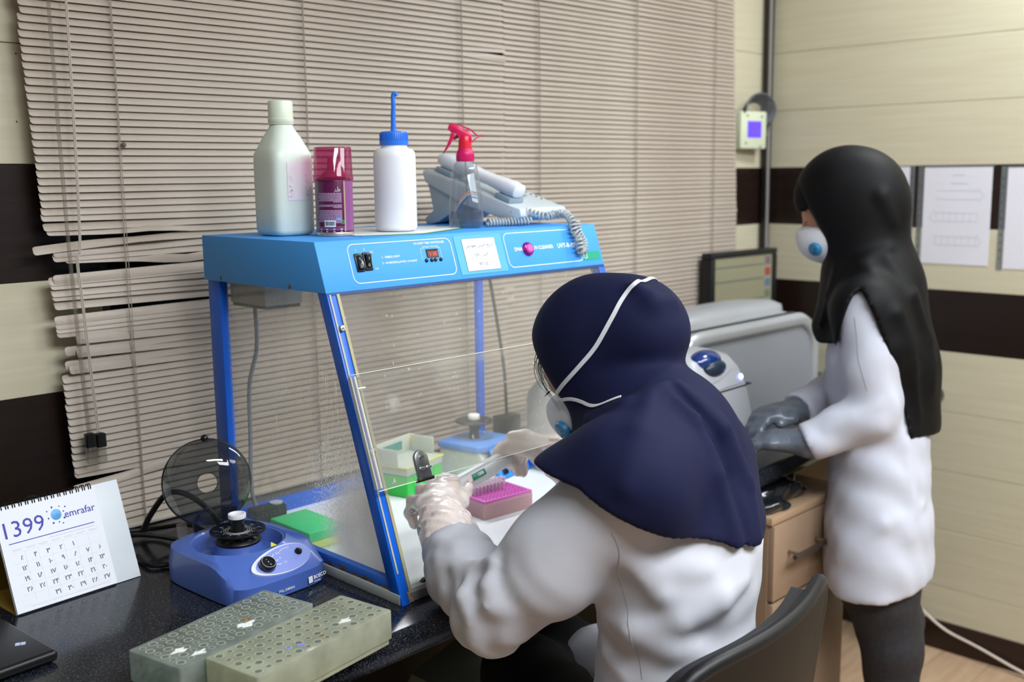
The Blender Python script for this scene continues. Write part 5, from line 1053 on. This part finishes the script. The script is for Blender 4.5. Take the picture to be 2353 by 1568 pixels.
# ---------------------------------------------------------------- standing person
P2=dict(F=(-.41,.91,0),Lf=(-.91,-.41,0),H=(2.272,1.164,1.408),nb=(2.293,1.094,1.235),SL=(2.183,1.058,1.180),SR=(2.40,1.155,1.175),
 che=(2.292,1.087,1.05),wai=(2.283,1.060,.88),pel=(2.270,1.050,.72),EL=(2.150,1.014,.965),WL=(2.080,1.120,.895),ER=(2.40,1.20,.965),WR=(2.225,1.232,.925))
M2=headM((-.40,.83,-.38),P2['Lf'])
def p2_torso(X,Y,Z,g=0.):
    p=P2;sq=(p['F'],.70)
    d=s_chain(X,Y,Z,[p['pel'],p['wai'],p['che'],(2.297,1.088,1.15)],[.150+g,.138+g,.140+g,.105+g],.05,sq)
    return smin(d,s_chain(X,Y,Z,[p['SL'],p['nb'],p['SR']],[.058+g,.055+g,.058+g],.05),.06)
def p2_coat(X,Y,Z,detail=True):
    p=P2; d=p2_torso(X,Y,Z)
    sk=s_chain(X,Y,Z,[(2.275,1.052,.80),(2.258,1.042,.62),(2.242,1.030,.46)],[.145,.162,.168],.05,(p['F'],.70))
    if detail:
        d2=wav(X,Y,Z,.004,34,(.6,.9,.25),.8,.15)*np.clip((.85-Z)/.2,0,1); sk=sk+d2
    d=smin(d,sk,.05)
    l=s_chain(X,Y,Z,[p['SL'],tuple(A_(p['SL'])*.5+A_(p['EL'])*.5+A_([-.006,-.008,0])),p['EL']],[.058,.056,.052],.03)
    l=smin(l,s_chain(X,Y,Z,[p['EL'],p['WL']],[.052,.046],.03),.025)
    r=s_chain(X,Y,Z,[p['SR'],p['ER'],p['WR']],[.060,.052,.046],.03)
    d=smin(d,smin(l,r,.01),.03)
    if detail:
        d=d+wav(X,Y,Z,.0025,70,(.2,-.5,1),.9)+wav(X,Y,Z,.0014,120,(1,.2,.4),.2)
        d=folds(d,X,Y,Z,P2F,.85)
    hem=.540+.02*np.sin((X-2.1)*9)-.06*(Y-1.02); d=smax(d,hem-Z,.004)
    for E_,W_,e in((p['EL'],p['WL'],.012),(p['ER'],p['WR'],.01)):
        wc=unit(A_(W_)-A_(E_)); cut=s_plane(X,Y,Z,tuple(A_(W_)+wc*e),wc); near=s_cap(X,Y,Z,W_,tuple(A_(W_)+wc*.09),.08); d=np.where(near<0,np.maximum(d,cut),d)
    return d
P2F=[
 ([(2.106,1.057,0.63),(2.126,0.969,0.726),(2.228,0.929,0.754)],0.01,0.022,1),
 ([(2.064,1.077,0.933),(2.092,1.032,0.959),(2.113,0.985,0.991)],0.008,0.02,1),
 ([(2.188,0.95,0.858),(2.191,0.938,0.771),(2.17,0.927,0.69)],0.006,0.02,1),]
def p2_scarf(X,Y,Z,detail=True):
    p=P2;H,M=p['H'],M2
    d=s_ell(X,Y,Z,hloc(H,M,-.012,0,.028),(.112,.090,.103),M)
    d=smin(d,s_ell(X,Y,Z,hloc(H,M,.015,0,-.050),(.072,.074,.080),M),.05)
    d=smin(d,s_ell(X,Y,Z,hloc(H,M,-.075,0,-.01),(.062,.070,.075),M),.06)
    a,b,c=local(X,Y,Z,H,M)
    d=smax(d,a-(.070+.16*np.clip(c,-.1,.12)),.012)
    d=smin(d,s_chain(X,Y,Z,[hloc(H,M,-.035,0,-.06),(2.295,1.108,1.29),p['nb']],[.080,.084,.090],.04),.05)
    cape=p2_torso(X,Y,Z,.014)
    cape=smin(cape,s_chain(X,Y,Z,[p['SL'],(2.185,1.02,1.10)],[.072,.070]),.04)
    back=s_chain(X,Y,Z,[(2.315,1.045,1.18),(2.330,1.010,1.03),(2.340,1.000,.92)],[.105,.098,.088],.04,(p['F'],.60))
    front=s_chain(X,Y,Z,[(2.280,1.135,1.22),(2.256,1.168,1.13)],[.075,.050],.04)
    # hem: high over the shoulder, low at the back
    f=A_(P2['F']); s=(X-2.29)*f[0]+(Y-1.06)*f[1]
    side=(X-2.29)*(-.91)+(Y-1.06)*(-.41)
    hem=np.where(s>.052,1.235-60*(s-.052)**2,1.235-12*(.052-s)**2-1.6*(.052-s)); hem=np.maximum(hem,np.where(s>.05,1.095,.90))
    cape=smin(smin(cape,back,.04),front,.04)
    cape=np.maximum(cape,(hem-Z)*.6)
    d=smin(d,cape,.045)
    if detail:
        d=d+wav(X,Y,Z,.003,40,(.8,.5,.25),.6,.2)*np.clip((1.30-Z)/.1,.1,1)
        d=folds(d,X,Y,Z,P2S,.95)
    return d
P2S=[
 ([(2.234,1.057,1.43),(2.253,1.038,1.372)],0.01,0.022,1),
 ([(2.196,1.083,1.283),(2.238,1.039,1.315)],0.01,0.02,1),
 ([(2.227,1.032,1.288),(2.239,0.98,1.214),(2.275,0.957,1.116),(2.272,0.94,1.001)],0.012,0.022,1),
 ([(2.195,1.067,1.279),(2.163,0.978,1.183),(2.205,0.958,1.057),(2.228,0.948,0.948)],0.01,0.022,1),
 ([(2.196,1.134,1.275),(2.177,1.143,1.207),(2.191,1.174,1.134)],0.008,0.02,1),]
def p2_body(X,Y,Z):
    p=P2; d=s_head(X,Y,Z,p['H'],M2)
    d=smin(d,s_cap(X,Y,Z,hloc(p['H'],M2,-.03,0,-.06),p['nb'],.050,.055),.03)
    d=smin(d,p2_torso(X,Y,Z,-.02),.03)
    for S_,E_,W_,h in((p['SL'],p['EL'],p['WL'],(2.065,1.165,.897)),(p['SR'],p['ER'],p['WR'],(2.18,1.255,.925))):
        d=smin(d,s_chain(X,Y,Z,[S_,E_,W_,h],[.046,.036,.022,.014],.02),.02)
    for sx in(-1,1):
        hx=A_([2.262,1.035])+A_([-.91,-.41])*(-.058*sx); kx=hx+A_([.012,-.03])
        d=smin(d,s_chain(X,Y,Z,[(hx[0],hx[1],.70),(kx[0],kx[1],.42),(kx[0]+.005,kx[1]-.015,.08)],[.082,.056,.040],.03),.03)
    return d
def p2_jeans(X,Y,Z):
    d=None
    for sx in(-1,1):
        hx=A_([2.262,1.035])+A_([-.91,-.41])*(-.058*sx); kx=hx+A_([.012,-.03])
        c=s_chain(X,Y,Z,[(hx[0],hx[1],.68),(hx[0],hx[1],.55),(kx[0],kx[1],.42),(kx[0]+.005,kx[1]-.015,.07)],[.088,.085,.066,.052],.03); d=c if d is None else smin(d,c,.02)
    d=d+wav(X,Y,Z,.0022,75,(.3,.3,1),.5)
    return np.maximum(d,.06-Z)
# ---------------------------------------------------------------- build the people
def near_pts(pts): return [tuple(p) for p in pts]
def snap(fn,pts,off=0.,it=6):
    """move points onto the surface of a distance field"""
    out=[]
    for p in pts:
        p=A_(p,float)
        for _ in range(it):
            e=.002; q=np.stack([p,p+[e,0,0],p-[e,0,0],p+[0,e,0],p-[0,e,0],p+[0,0,e],p-[0,0,e]]); v=fn(q[:,0],q[:,1],q[:,2]); g=A_([v[1]-v[2],v[3]-v[4],v[5]-v[6]])/(2*e); g/=max(np.linalg.norm(g),.3)**2
            p=p-g*np.clip(v[0]-off,-.03,.03)
        out.append(tuple(p))
    return out
M_skin=mat('skin','#c08a6c',.5,sss=.15,noise=.06,nscale=30)
M_coat=mat('lab_coat_cotton','#bfc0c8',.8,noise=.02,nscale=30,bump=.04,bscale=900,spec=.2)
M_coat2=mat('lab_coat_cotton_far','#c3c6d2',.8,noise=.02,nscale=30,bump=.04,bscale=900,spec=.2)
M_navy=mat('scarf_navy','#0b1032',.78,bump=.05,bscale=1200,spec=.25)
M_black=mat('scarf_black','#050507',.6,bump=.04,bscale=1200,spec=.22)
p1=thing('person','seated person in white lab coat and navy headscarf pipetting at the cabinet','person',(1.262,.905,0))
def PB(par,name,fn,lo,hi,h,m,relax=2,**k): return obj(name,surfnet(fn,lo,hi,h,relax),m,par,world=True,ang=180,**k)
PB(p1,'body',p1_body,(.90,.70,.0),(1.62,1.45,1.40),.011,M_skin)
PB(p1,'trousers',p1_trousers,(1.05,.78,.05),(1.56,1.45,.72),.012,mat('trousers_black','#08080a',.8))
PB(p1,'lab_coat',p1_coat,(.88,.70,.40),(1.62,1.36,1.18),.0065,M_coat)
PB(p1,'headscarf',p1_scarf,(.98,.72,.84),(1.56,1.22,1.40),.0046,M_navy)
p2=thing('person','standing person in white lab coat and long black headscarf at the instruments','person',(2.27,1.03,0))
PB(p2,'body',p2_body,(1.98,.85,.0),(2.56,1.36,1.56),.011,M_skin)
PB(p2,'jeans',p2_jeans,(2.05,.85,.05),(2.48,1.20,.78),.010,mat('jeans_charcoal','#2e2d31',.8,col2='#232227',nscale=90,bump=.1,bscale=700))
PB(p2,'lab_coat',p2_coat,(1.99,.82,.48),(2.54,1.34,1.25),.0075,M_coat2)
PB(p2,'headscarf',p2_scarf,(2.05,.82,.84),(2.54,1.32,1.56),.006,M_black)
# ---------------------------------------------------------------- hands, masks, straps, hair
M_glove=mat('vinyl_glove','#e4d6d0',.25,sss=.15,coat=.5,noise=.06,nscale=60,bump=.25,bscale=160)
M_gloveg=mat('grey_glove','#5f6773',.38,coat=.3,noise=.12,nscale=60,bump=.3,bscale=140)
def hand_sdf(palm,fingers,thumb,cuff,rp=.021,k=.012,cr=(.033,.037,.046)):
    def fn(X,Y,Z):
        d=None
        for i in range(len(palm)):
            a,b=palm[i]; c=s_cap(X,Y,Z,a,b,rp*.9,rp*.62); d=c if d is None else smin(d,c,.02)
        for fgr in fingers: d=smin(d,s_chain(X,Y,Z,fgr,[.0118,.0108,.0098,.0085][:len(fgr)],.006),k)
        d=smin(d,s_chain(X,Y,Z,thumb,[.016,.0125,.0095],.006),.014)
        d=smin(d,s_chain(X,Y,Z,cuff,cr,.02)+.0022*np.sin(X*330+Y*120)*np.cos(Z*260),.015)
        return d+wav(X,Y,Z,.0010,260,(.5,.3,1),.6,.4)
    return fn
WLp=(1.078,1.222,.937)
kn=[(1.163,1.292,.966),(1.137,1.288,.969),(1.109,1.284,.964),(1.084,1.279,.951)]
fing=[]
for i,q in enumerate(kn):
    q=A_(q); fing.append([tuple(q),tuple(q+A_([.004,.030,-.004])),tuple(q+A_([.006,.040,-.028])),tuple(q+A_([.004,.026,-.042]))])
hl=hand_sdf([(WLp,q) for q in kn],fing,[(1.105,1.236,.935),(1.156,1.262,.944),(1.196,1.288,.951)],[(1.082,1.230,.940),(1.074,1.212,.932),(1.066,1.196,.924)],.021,.007)
PB(p1,'glove',hl,(1.01,1.13,.86),(1.24,1.37,1.02),.003,M_glove,1,label='clear vinyl glove on the left hand')
WRp=(1.383,1.268,.980)
kn=[(1.331,1.312,1.002),(1.342,1.308,1.005),(1.357,1.302,1.004),(1.372,1.298,.998)]
kn=[(1.327,1.318,.992),(1.337,1.314,1.001),(1.352,1.307,1.004),(1.366,1.302,.998)]
fing=[[(1.327,1.318,.992),(1.318,1.338,.980),(1.326,1.344,.962),(1.340,1.338,.956)],[(1.337,1.314,1.001),(1.334,1.342,.988),(1.344,1.350,.964),(1.352,1.342,.948)],
      [(1.352,1.307,1.000),(1.352,1.334,.978),(1.356,1.338,.956),(1.360,1.330,.936)],[(1.366,1.302,.992),(1.368,1.322,.968),(1.369,1.328,.950),(1.369,1.322,.934)]]
hr=hand_sdf([(WRp,q) for q in kn],fing,[(1.372,1.285,.992),(1.352,1.300,1.012),(1.336,1.318,1.010)],[(1.384,1.262,.978),(1.388,1.246,.974),(1.393,1.228,.968)],.018,.005)
PB(p1,'glove',hr,(1.28,1.17,.89),(1.46,1.40,1.05),.003,M_glove,1,label='clear vinyl glove on the right hand')
# standing person's gloves
def flat_hand(w,dirv,side,up,n=4,curl=.35):
    w=A_(w);dv=unit(dirv);sd=unit(side);u=unit(up); kns=[w+dv*.078+sd*(.030-.020*i)-u*.002 for i in range(n)]
    F=[]
    for i,q in enumerate(kns):
        L=[.034,.038,.035,.027][i]; F.append([tuple(q),tuple(q+dv*L-u*L*.30),tuple(q+dv*L*1.55-u*L*.95),tuple(q+dv*L*1.70-u*L*1.5)])
    th=[tuple(w+dv*.02+sd*.026),tuple(w+dv*.055+sd*.048-u*.012),tuple(w+dv*.085+sd*.045-u*.022)]
    return [(tuple(w),tuple(q)) for q in kns],F,th
for (Wp,Ep,dv,sd,lab) in ((P2['WL'],P2['EL'],(-.30,.95,.02),(.85,.35,.1),'dark grey glove on the near hand'),(P2['WR'],P2['ER'],(-.93,.36,.03),(-.35,-.9,.1),'dark grey glove on the far hand')):
    d_=unit(A_(Wp)-A_(Ep)); w=A_(Wp)+d_*.010
    pl,fg,th=flat_hand(w,dv,sd,(0,0,1)); fn=hand_sdf(pl,fg,th,[tuple(w),tuple(w-d_*.02),tuple(w-d_*.04)],.024,.012,(.031,.030,.026))
    PB(p2,'glove',fn,tuple(w-A_([.16,.14,.12])),tuple(w+A_([.16,.18,.09])),.0045,M_gloveg,1,label=lab)
# masks
def mask_fn(H,M):
    def fn(X,Y,Z):
        a,b,c=local(X,Y,Z,H,M)
        d=s_ell(X,Y,Z,hloc(H,M,.052,0,-.058),(.072,.066,.062),M); d=smin(d,s_ell(X,Y,Z,hloc(H,M,.098,0,-.045),(.024,.026,.030),M),.03)
        d=smax(d,(.050-.25*(c+.058))-a,.006)
        return smax(d,c-(-.012-.25*np.abs(b)),.008)
    return fn
M_mask=mat('mask_white','#dfe2e8',.7,noise=.03,bump=.15,bscale=500); M_mblue=mat('mask_blue','#2f7fae',.4)
def bounds(H,M,a0,a1,b,c0,c1):
    P=[hloc(H,M,a,bb,c) for a in(a0,a1) for bb in(-b,b) for c in(c0,c1)]; return np.min(P,0),np.max(P,0)
for P_,M_,par,scf in((P1,M1,p1,p1_scarf),(P2,M2,p2,p2_scarf)):
    H=P_['H']; lo,hi=bounds(H,M_,.02,.14,.085,-.14,.02)
    mk=PB(par,'face_mask',mask_fn(H,M_),lo,hi,.004,M_mask,1,label='white moulded face mask')
    fm=mask_fn(H,M_)
    vp=snap(fm,[hloc(H,M_,.090,.052,-.070)])[0]; nn=unit(M_@A_([.62,.78,-.12]))
    vm=frame_to(vp,tuple(np.cross(nn,(0,0,1))),tuple(np.cross(nn,np.cross((0,0,1),nn))*1.0))
    zz=A_(vm)[:3,2]; 
    if zz@nn<0: vm=vm@Matrix.Rotation(PI,4,'X')
    vv=obj('exhale_valve',xf(lathe([(.0155,-.004),(.0160,.002),(.0145,.0055),(.010,.0075),(.001,.008)],28),vm),M_mblue,mk,world=True,label='round blue exhalation valve')
    obj('valve_slots',xf(join(*[rot(box(-.0012,.0012,.0035,.010,.0068,.0080),2*PI*k/6) for k in range(3)]),vm),mat('valve_dark','#123a58',.5),vv,world=True,smooth=False)
    cl=snap(fm,[hloc(H,M_,.050,.066,-.030),hloc(H,M_,.047,.068,-.048),hloc(H,M_,.046,.066,-.066)],.001)
    obj('strap_clip',tube(cl,[.006,.008,.006],8,sq=.5),M_mblue,mk,world=True)
M_strap=mat('strap_white','#d8dadf',.6)
def band(par,pts,fn,w=.0032,th=.0012,off=.0012,name='mask_strap'):
    P=snap(fn,catmull(pts,6),off); V=[];N=len(P); R=[]
    for i,p in enumerate(P):
        t=unit(A_(P[min(i+1,N-1)])-A_(P[max(i-1,0)])); e=.002; p=A_(p)
        g=unit([float(fn(A_([p[0]+e*(k==0)]),A_([p[1]+e*(k==1)]),A_([p[2]+e*(k==2)]))[0]-fn(A_([p[0]-e*(k==0)]),A_([p[1]-e*(k==1)]),A_([p[2]-e*(k==2)]))[0]) for k in range(3)])
        s=np.cross(t,g); R.append([tuple(p+s*a*w+g*b*th) for a,b in((-1,0),(-1,1),(1,1),(1,0))])
    return obj(name,loft(R),M_strap,par,world=True,smooth=False)
band(p1,[(1.185,1.068,1.150),(1.176,1.052,1.165),(1.177,1.02,1.198),(1.187,.994,1.232),(1.198,.974,1.275),(1.218,.966,1.311),(1.236,.958,1.323),(1.27,.963,1.327),(1.31,.985,1.30)],p1_scarf)
band(p1,[(1.186,1.068,1.140),(1.177,1.039,1.146),(1.168,.999,1.147),(1.163,.966,1.154),(1.170,.936,1.170)],p1_scarf,w=.0026)
# a few stray hairs at the temples, lashes
M_hair=mat('hair_dark','#050404',.7,spec=.2)
hh=[]
for k in range(9):
    a0=.062+random.uniform(0,.004); c0=.050+random.uniform(-.012,.012); b0=.050+random.uniform(-.010,.010); e=random.uniform(.010,.024); L_=random.uniform(.05,.095)
    P_=[hloc(P1['H'],M1,a0,b0,c0),hloc(P1['H'],M1,a0+e*.7,b0+.004,c0-L_*.2),hloc(P1['H'],M1,a0+e,b0+.007,c0-L_*.6),hloc(P1['H'],M1,a0+e*.75,b0+.008,c0-L_)]
    P_=catmull(P_,6); hh.append(tube(P_,list(np.linspace(.0006,.0002,len(P_))),4))
obj('hair_strands',join(*hh),M_hair,p1,world=True,kind='stuff')
obj('eyelashes',join(*[tube([hloc(P1['H'],M1,.087,.036+.002*i,-.006),hloc(P1['H'],M1,.094,.040+.003*i,-.010)],[.0004,.0002],4) for i in range(5)]),M_hair,p1,world=True,kind='stuff')
obj('fringe',surfnet(lambda X,Y,Z:smax(s_ell(X,Y,Z,hloc(P2['H'],M2,.000,0,.030),(.103,.080,.090),M2),local(X,Y,Z,P2['H'],M2)[2]*-1+.020,.004),P2['H']-A_([.14,.14,.14]),P2['H']+A_([.14,.14,.16]),.006),M_hair,p2,world=True,ang=180)
obj('eyelashes',join(*[tube([hloc(P2['H'],M2,.086,.034+.003*i,-.005),hloc(P2['H'],M2,.096,.036+.004*i,-.010)],[.0008,.0003],4) for i in range(6)]),M_hair,p2,world=True,kind='stuff')
obj('eyebrow',tube([hloc(P2['H'],M2,.0925,.015,.020),hloc(P2['H'],M2,.090,.035,.024),hloc(P2['H'],M2,.078,.052,.018)],[.002,.003,.001],6),M_hair,p2,world=True)
# coat details: pocket, seams, shoes
fc=lambda X,Y,Z:p1_coat(X,Y,Z)
def seam(par,pts,fn,m,r=.0006,name='seam'): return obj(name,tube(snap(fn,catmull(pts,6),.0002),r,5),m,par,world=True)
M_seam=mat('seam_grey','#a6a4aa',.8)  # seam lines a little darker grey than the coat cotton
seam(p1,[(1.068,.872,1.015),(1.075,.866,.975),(1.083,.870,.935)],fc,M_seam)
seam(p1,[(1.083,.870,.935),(1.095,.868,.90),(1.108,.858,.84),(1.118,.850,.78)],fc,M_seam)
seam(p2,[(2.121,1.05,1.17),(2.112,1.03,1.09),(2.112,1.01,1.02)],lambda X,Y,Z:p2_coat(X,Y,Z),M_seam)
M_shoe=mat('shoe_black','#101012',.4)
def shoe(par,x,y,f):
    f=unit(f); l=(-f[1],f[0]); R=[]
    for t,w,h in((-.06,.028,.05),(-.03,.036,.075),(.03,.038,.06),(.09,.042,.045),(.13,.038,.035),(.155,.015,.02)):
        R.append([(x+f[0]*t+l[0]*w*math.cos(a),y+f[1]*t+l[1]*w*math.cos(a),max(.001,h/2+h/2*math.sin(a))) for a in np.linspace(0,2*PI,13)[:-1]])
    obj('shoe',loft(R),M_shoe,par,world=True)
shoe(p1,1.22,1.25,(0,1)); shoe(p1,1.42,1.28,(.1,1))
for sx in(-1,1):
    hx=A_([2.262,1.035])+A_([-.91,-.41])*(-.058*sx)+A_([.017,-.045]); shoe(p2,hx[0],hx[1],(-.41,.91))
# ---------------------------------------------------------------- pipette
pt0=A_((1.084,1.305,.933)); pt1=A_((1.372,1.335,.972)); pdir=unit(pt1-pt0)
pp_=thing('pipette','grey adjustable pipette with green volume window held in both gloved hands','pipette',tuple(pt0))
Mpp=Matrix.Translation(-Vector(pt0))@frame_to(tuple(pt0),tuple(np.cross((0,0,1),pdir)),(0,0,1)) 
ux=unit(np.cross((0,0,1),pdir)); uy=np.cross(pdir,ux)
Mz=Matrix(((ux[0],uy[0],pdir[0],0),(ux[1],uy[1],pdir[1],0),(ux[2],uy[2],pdir[2],0),(0,0,0,1)))
M_pip=mat('pipette_grey','#d3d7dc',.35); 
obj('shaft',xf(lathe([(.0022,-.012),(.0030,-.006),(.0032,-.005),(.0050,-.003),(.0052,.004),(.0042,.006),(.0045,.04),(.0075,.09),(.0105,.105)],20),Mz),mat('pipette_steel','#b9bcc0',.3,metal=.6),pp_)
bd=obj('body',xf(loft([[(x,y,z) for x,y in superell(w,d,2.6,28)] for w,d,z in((.021,.021,.100),(.024,.026,.106),(.026,.030,.150),(.026,.031,.205),(.022,.026,.235),(.020,.022,.255),(.018,.018,.258))]),Mz),M_pip,pp_)
# the window faces the camera side
cv=unit(A_([0,0,CAMZ])-(pt0+pdir*.15)); cv=unit(cv-pdir*(cv@pdir)); Mw=frame_to(tuple(pdir*.160+cv*.0148),tuple(pdir),tuple(np.cross(cv,pdir)))
wd=obj('volume_window',xf(box(-.017,.017,-.0055,.0055,-.002,.0006,.0004),Mw),mat('window_green','#0f8468',.35),pp_)
obj('digits',xf(textg('1000',.0085,bold=.0002),Mw@Matrix.Translation((.003,0,.0009))),M_print,wd,smooth=False)
obj('round_mark',xf(lathe([(.0052,-.001),(.005,.0004)],20),Mw@Matrix.Translation((-.026,-.001,-.0004))),mat('mark_pink','#efd0d4',.5),pp_)
obj('plunger',xf(lathe([(.006,.256),(.006,.285),(.0095,.287),(.0095,.297),(.007,.299)],18),Mz),M_pip,pp_)
obj('ejector',xf(box(-.006,.006,.012,.018,.06,.245,.002),Mz),M_pip,pp_)
# ---------------------------------------------------------------- chair
ch=thing('office_chair','black office chair with curved backrest under the seated person','chair',(1.226,.90,.002),rz=math.radians(6))
M_sh=mat('chair_shell','#0d0c0c',.5,noise=.1,nscale=40,spec=.3); M_cu=mat('chair_cushion','#1a1a1d',.5,noise=.1,bump=.1,bscale=300)
def backshell(w,zt,zb,thk,yo,depth,r,n=26,m=16):
    """curved back panel: open grid, thickened"""
    def pt(u,v,o):
        # rounded outline: narrow the width towards the top corners
        au=min(.9995,abs(u)**7); half=w/2*(.74+.26*min(1,v/.6)); z=zb+(zt-.055*(1-math.sqrt(1-au))-zb)*v
        x=u*half; y=yo-depth*(1-u*u)-.04*(1-v)**2*0+.05*(v-.5)*-1
        zz=z
        return (x,y-o,zz)
    A=[[pt(-1+2*i/n,j/m,0) for i in range(n+1)] for j in range(m+1)]; B=[[pt(-1+2*i/n,j/m,thk) for i in range(n+1)] for j in range(m+1)]
    V=[p for r_ in A for p in r_]+[p for r_ in B for p in r_]; F=[]; N=(n+1)*(m+1); id=lambda l,j,i:l*N+j*(n+1)+i
    for j in range(m):
        for i in range(n):
            F.append((id(0,j,i),id(0,j,i+1),id(0,j+1,i+1),id(0,j+1,i))); F.append((id(1,j,i),id(1,j+1,i),id(1,j+1,i+1),id(1,j,i+1)))
    for j in range(m): F.append((id(0,j,0),id(0,j+1,0),id(1,j+1,0),id(1,j,0))); F.append((id(0,j,n),id(1,j,n),id(1,j+1,n),id(0,j+1,n)))
    for i in range(n): F.append((id(0,0,i),id(1,0,i),id(1,0,i+1),id(0,0,i+1))); F.append((id(0,m,i),id(0,m,i+1),id(1,m,i+1),id(1,m,i)))
    return V,F
CBY=-.118
bs=obj('backrest',backshell(.47,.862,.42,.022,CBY,.045,.30),M_sh,ch,ang=60)
obj('back_cushion',backshell(.43,.850,.44,.03,CBY+.028,.045,.30),M_cu,ch,ang=60)
def rimpts():
    V,F=backshell(.47,.862,.42,.022,CBY,.045,.30); n=26;m=16; N=(n+1)
    P=[V[j*N+0] for j in range(4,m+1)]+[V[m*N+i] for i in range(1,n+1)]+[V[j*N+n] for j in range(m-1,3,-1)]; return [(x,y-.010,z) for x,y,z in P]
obj('back_rim',tube(rimpts(),.0125,10),mat('chair_rim','#131316',.42,spec=.35),ch)
obj('seat',tr(loft([[(x,y,z) for x,y in superell(.46*k,.44*k,3.4,36)] for k,z in((.9,.345),(1.0,.36),(1.0,.39),(.97,.405),(.85,.412))]),0,.06,0),M_cu,ch)
sk=obj('sticker',xf(box(-.017,.017,-.008,.008,0,.0006),frame_to((.172,CBY-.0445,.800),(.94,.34,0),(.0,-.1,.99))),mat('sticker_lime','#b9c08a',.5),ch,smooth=False)
obj('sticker_mark',xf(tube([(-.010+.005*math.cos(a),.005*math.sin(a),.0008) for a in np.linspace(0,2*PI,16)],.0007,4),frame_to((.172,CBY-.0445,.800),(.94,.34,0),(.0,-.1,.99))),M_blk,sk)
obj('post',lathe([(.03,.10),(.03,.22),(.022,.225),(.022,.345)],20,(0,.04)),mat('chrome','#b0b0b4',.2,metal=1),ch)
for k in range(5):
    a=2*PI*k/5+.3; lg=obj('base_arm',tube([(0,.04,.115),(.15*math.cos(a),.04+.15*math.sin(a),.10),(.27*math.cos(a),.04+.27*math.sin(a),.075)],[.028,.022,.016],8),M_sh,ch)
    obj('caster',xf(lathe([(.012,-.012),(.028,-.011),(.028,.011),(.012,.012)],16),Matrix.Translation((.27*math.cos(a),.04+.27*math.sin(a),.0265))@Matrix.Rotation(a,4,'Z')@Matrix.Rotation(PI/2,4,'X')),M_blk,lg)
obj('back_bracket',tube(catmull([(0,-.05,.36),(0,-.13,.36),(0,-.185,.46),(0,-.175,.58)],6),.018,8,sq=.5),M_sh,ch)
